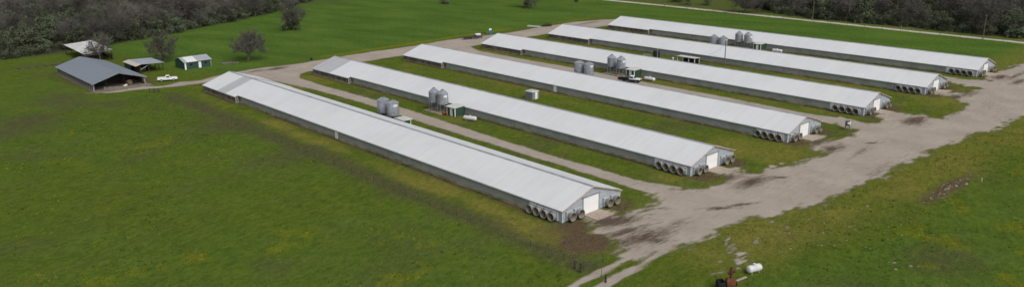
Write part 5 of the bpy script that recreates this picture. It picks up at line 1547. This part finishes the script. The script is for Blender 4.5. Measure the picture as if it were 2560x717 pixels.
# darker coarse clumps dotted through the meadows
x, y = pick_pts(42000, (-100, 130, -75, 150), lambda x, y: sstep(.46, .66, fbm(x, y, 9, 4, 19.)) * sstep(.40, .60, fbm(x, y, 1.6, 2, 29.)) * ((x < -14) | (y < -17)))
k = ~ongravel(x, y) & ~inhouse(x, y); x, y = x[k], y[k]
M['clump'] = mat('coarse_grass', (0.060, 0.094, 0.016), 0.95, vary=.4, scale=.6, spec=.03)
tufts('grass_clumps', np.column_stack([x, y, np.zeros(len(x))]), .14 + .26 * rng.random(len(x)) ** 2, .06, M['clump'], 'coarse darker grass clumps dotted through the meadows', blades=4)
# weeds: fence line, wall feet, dull patches
x, y = pick_pts(6500, (-23, -12.5, -18, 128), lambda x, y: np.exp(-((x + 17.6) / 2.1) ** 2) * (.15 + fbm(x, y, 5, 3, 31.)))
xw = []; yw = []
for hx, hy in zip(HX, HY):
    for sx in (-1, 1):
        q = rng.random(5200) * (HL - 10) + hy + 8; e = np.where(q - hy > EXT0, 8.5, 7.55)
        xw.append(hx + sx * (e + np.abs(rng.normal(scale=.22, size=5200)))); yw.append(q)
x = np.concatenate([x] + xw); y = np.concatenate([y] + yw); k = ~ongravel(x, y); x, y = x[k], y[k]
k = fbm(x, y, 6, 3, 71.) > .40; x, y = x[k], y[k]
tufts('weeds', np.column_stack([x, y, np.zeros(len(x))]), .12 + .35 * rng.random(len(x)) ** 2, .035, M['weeds'], 'dull weeds along the fence line and the feet of the long walls')
x, y = pick_pts(150000, (-100, 130, -70, 150), lambda x, y: np.clip(bil(flow, x, y), 0, 1) ** 1.5 * .45 + ((x < -19) | (y < -22)) * .10 * sstep(.48, .66, fbm(x, y, 14, 5, 510.)))
k = ~ongravel(x, y); x, y = x[k], y[k]
tufts('wildflowers', np.column_stack([x, y, np.zeros(len(x))]), .15 + .2 * rng.random(len(x)), .065, M['flowers'], 'yellow wildflowers in loose patches over the meadows')

# pale rubble on the right-hand meadow
cx, cy = G(2370, 472)
V = []; Fq = []
bmx = MB()
for k in range(110):
    if k < 62: x, y = cx + random.gauss(0, 6.5), cy + random.gauss(0, .8)
    else:
        x, y = G(random.uniform(1950, 2300), random.uniform(500, 690))
    s_ = random.uniform(.06, .24) * (1.5 if random.random() < .15 else 1)
    a = random.random() * PI
    pts_b = [(x + s_ * random.uniform(.7, 1.3) * math.cos(a + t_), y + s_ * random.uniform(.6, 1.1) * math.sin(a + t_), 0) for t_ in (0, PI / 3, 2 * PI / 3, PI, 4 * PI / 3, 5 * PI / 3)]
    hz = s_ * random.uniform(.15, .4)
    pts_t = [(x + (p[0] - x) * .55, y + (p[1] - y) * .55, hz) for p in pts_b]
    bmx.hexa(pts_b, pts_t)
tag(bmx.build('rubble', M['stone']), 'pale stones scattered over the bare strip in the right-hand meadow', kind='stuff')

SC.render.engine = 'CYCLES'
SC.cycles.use_denoising = True
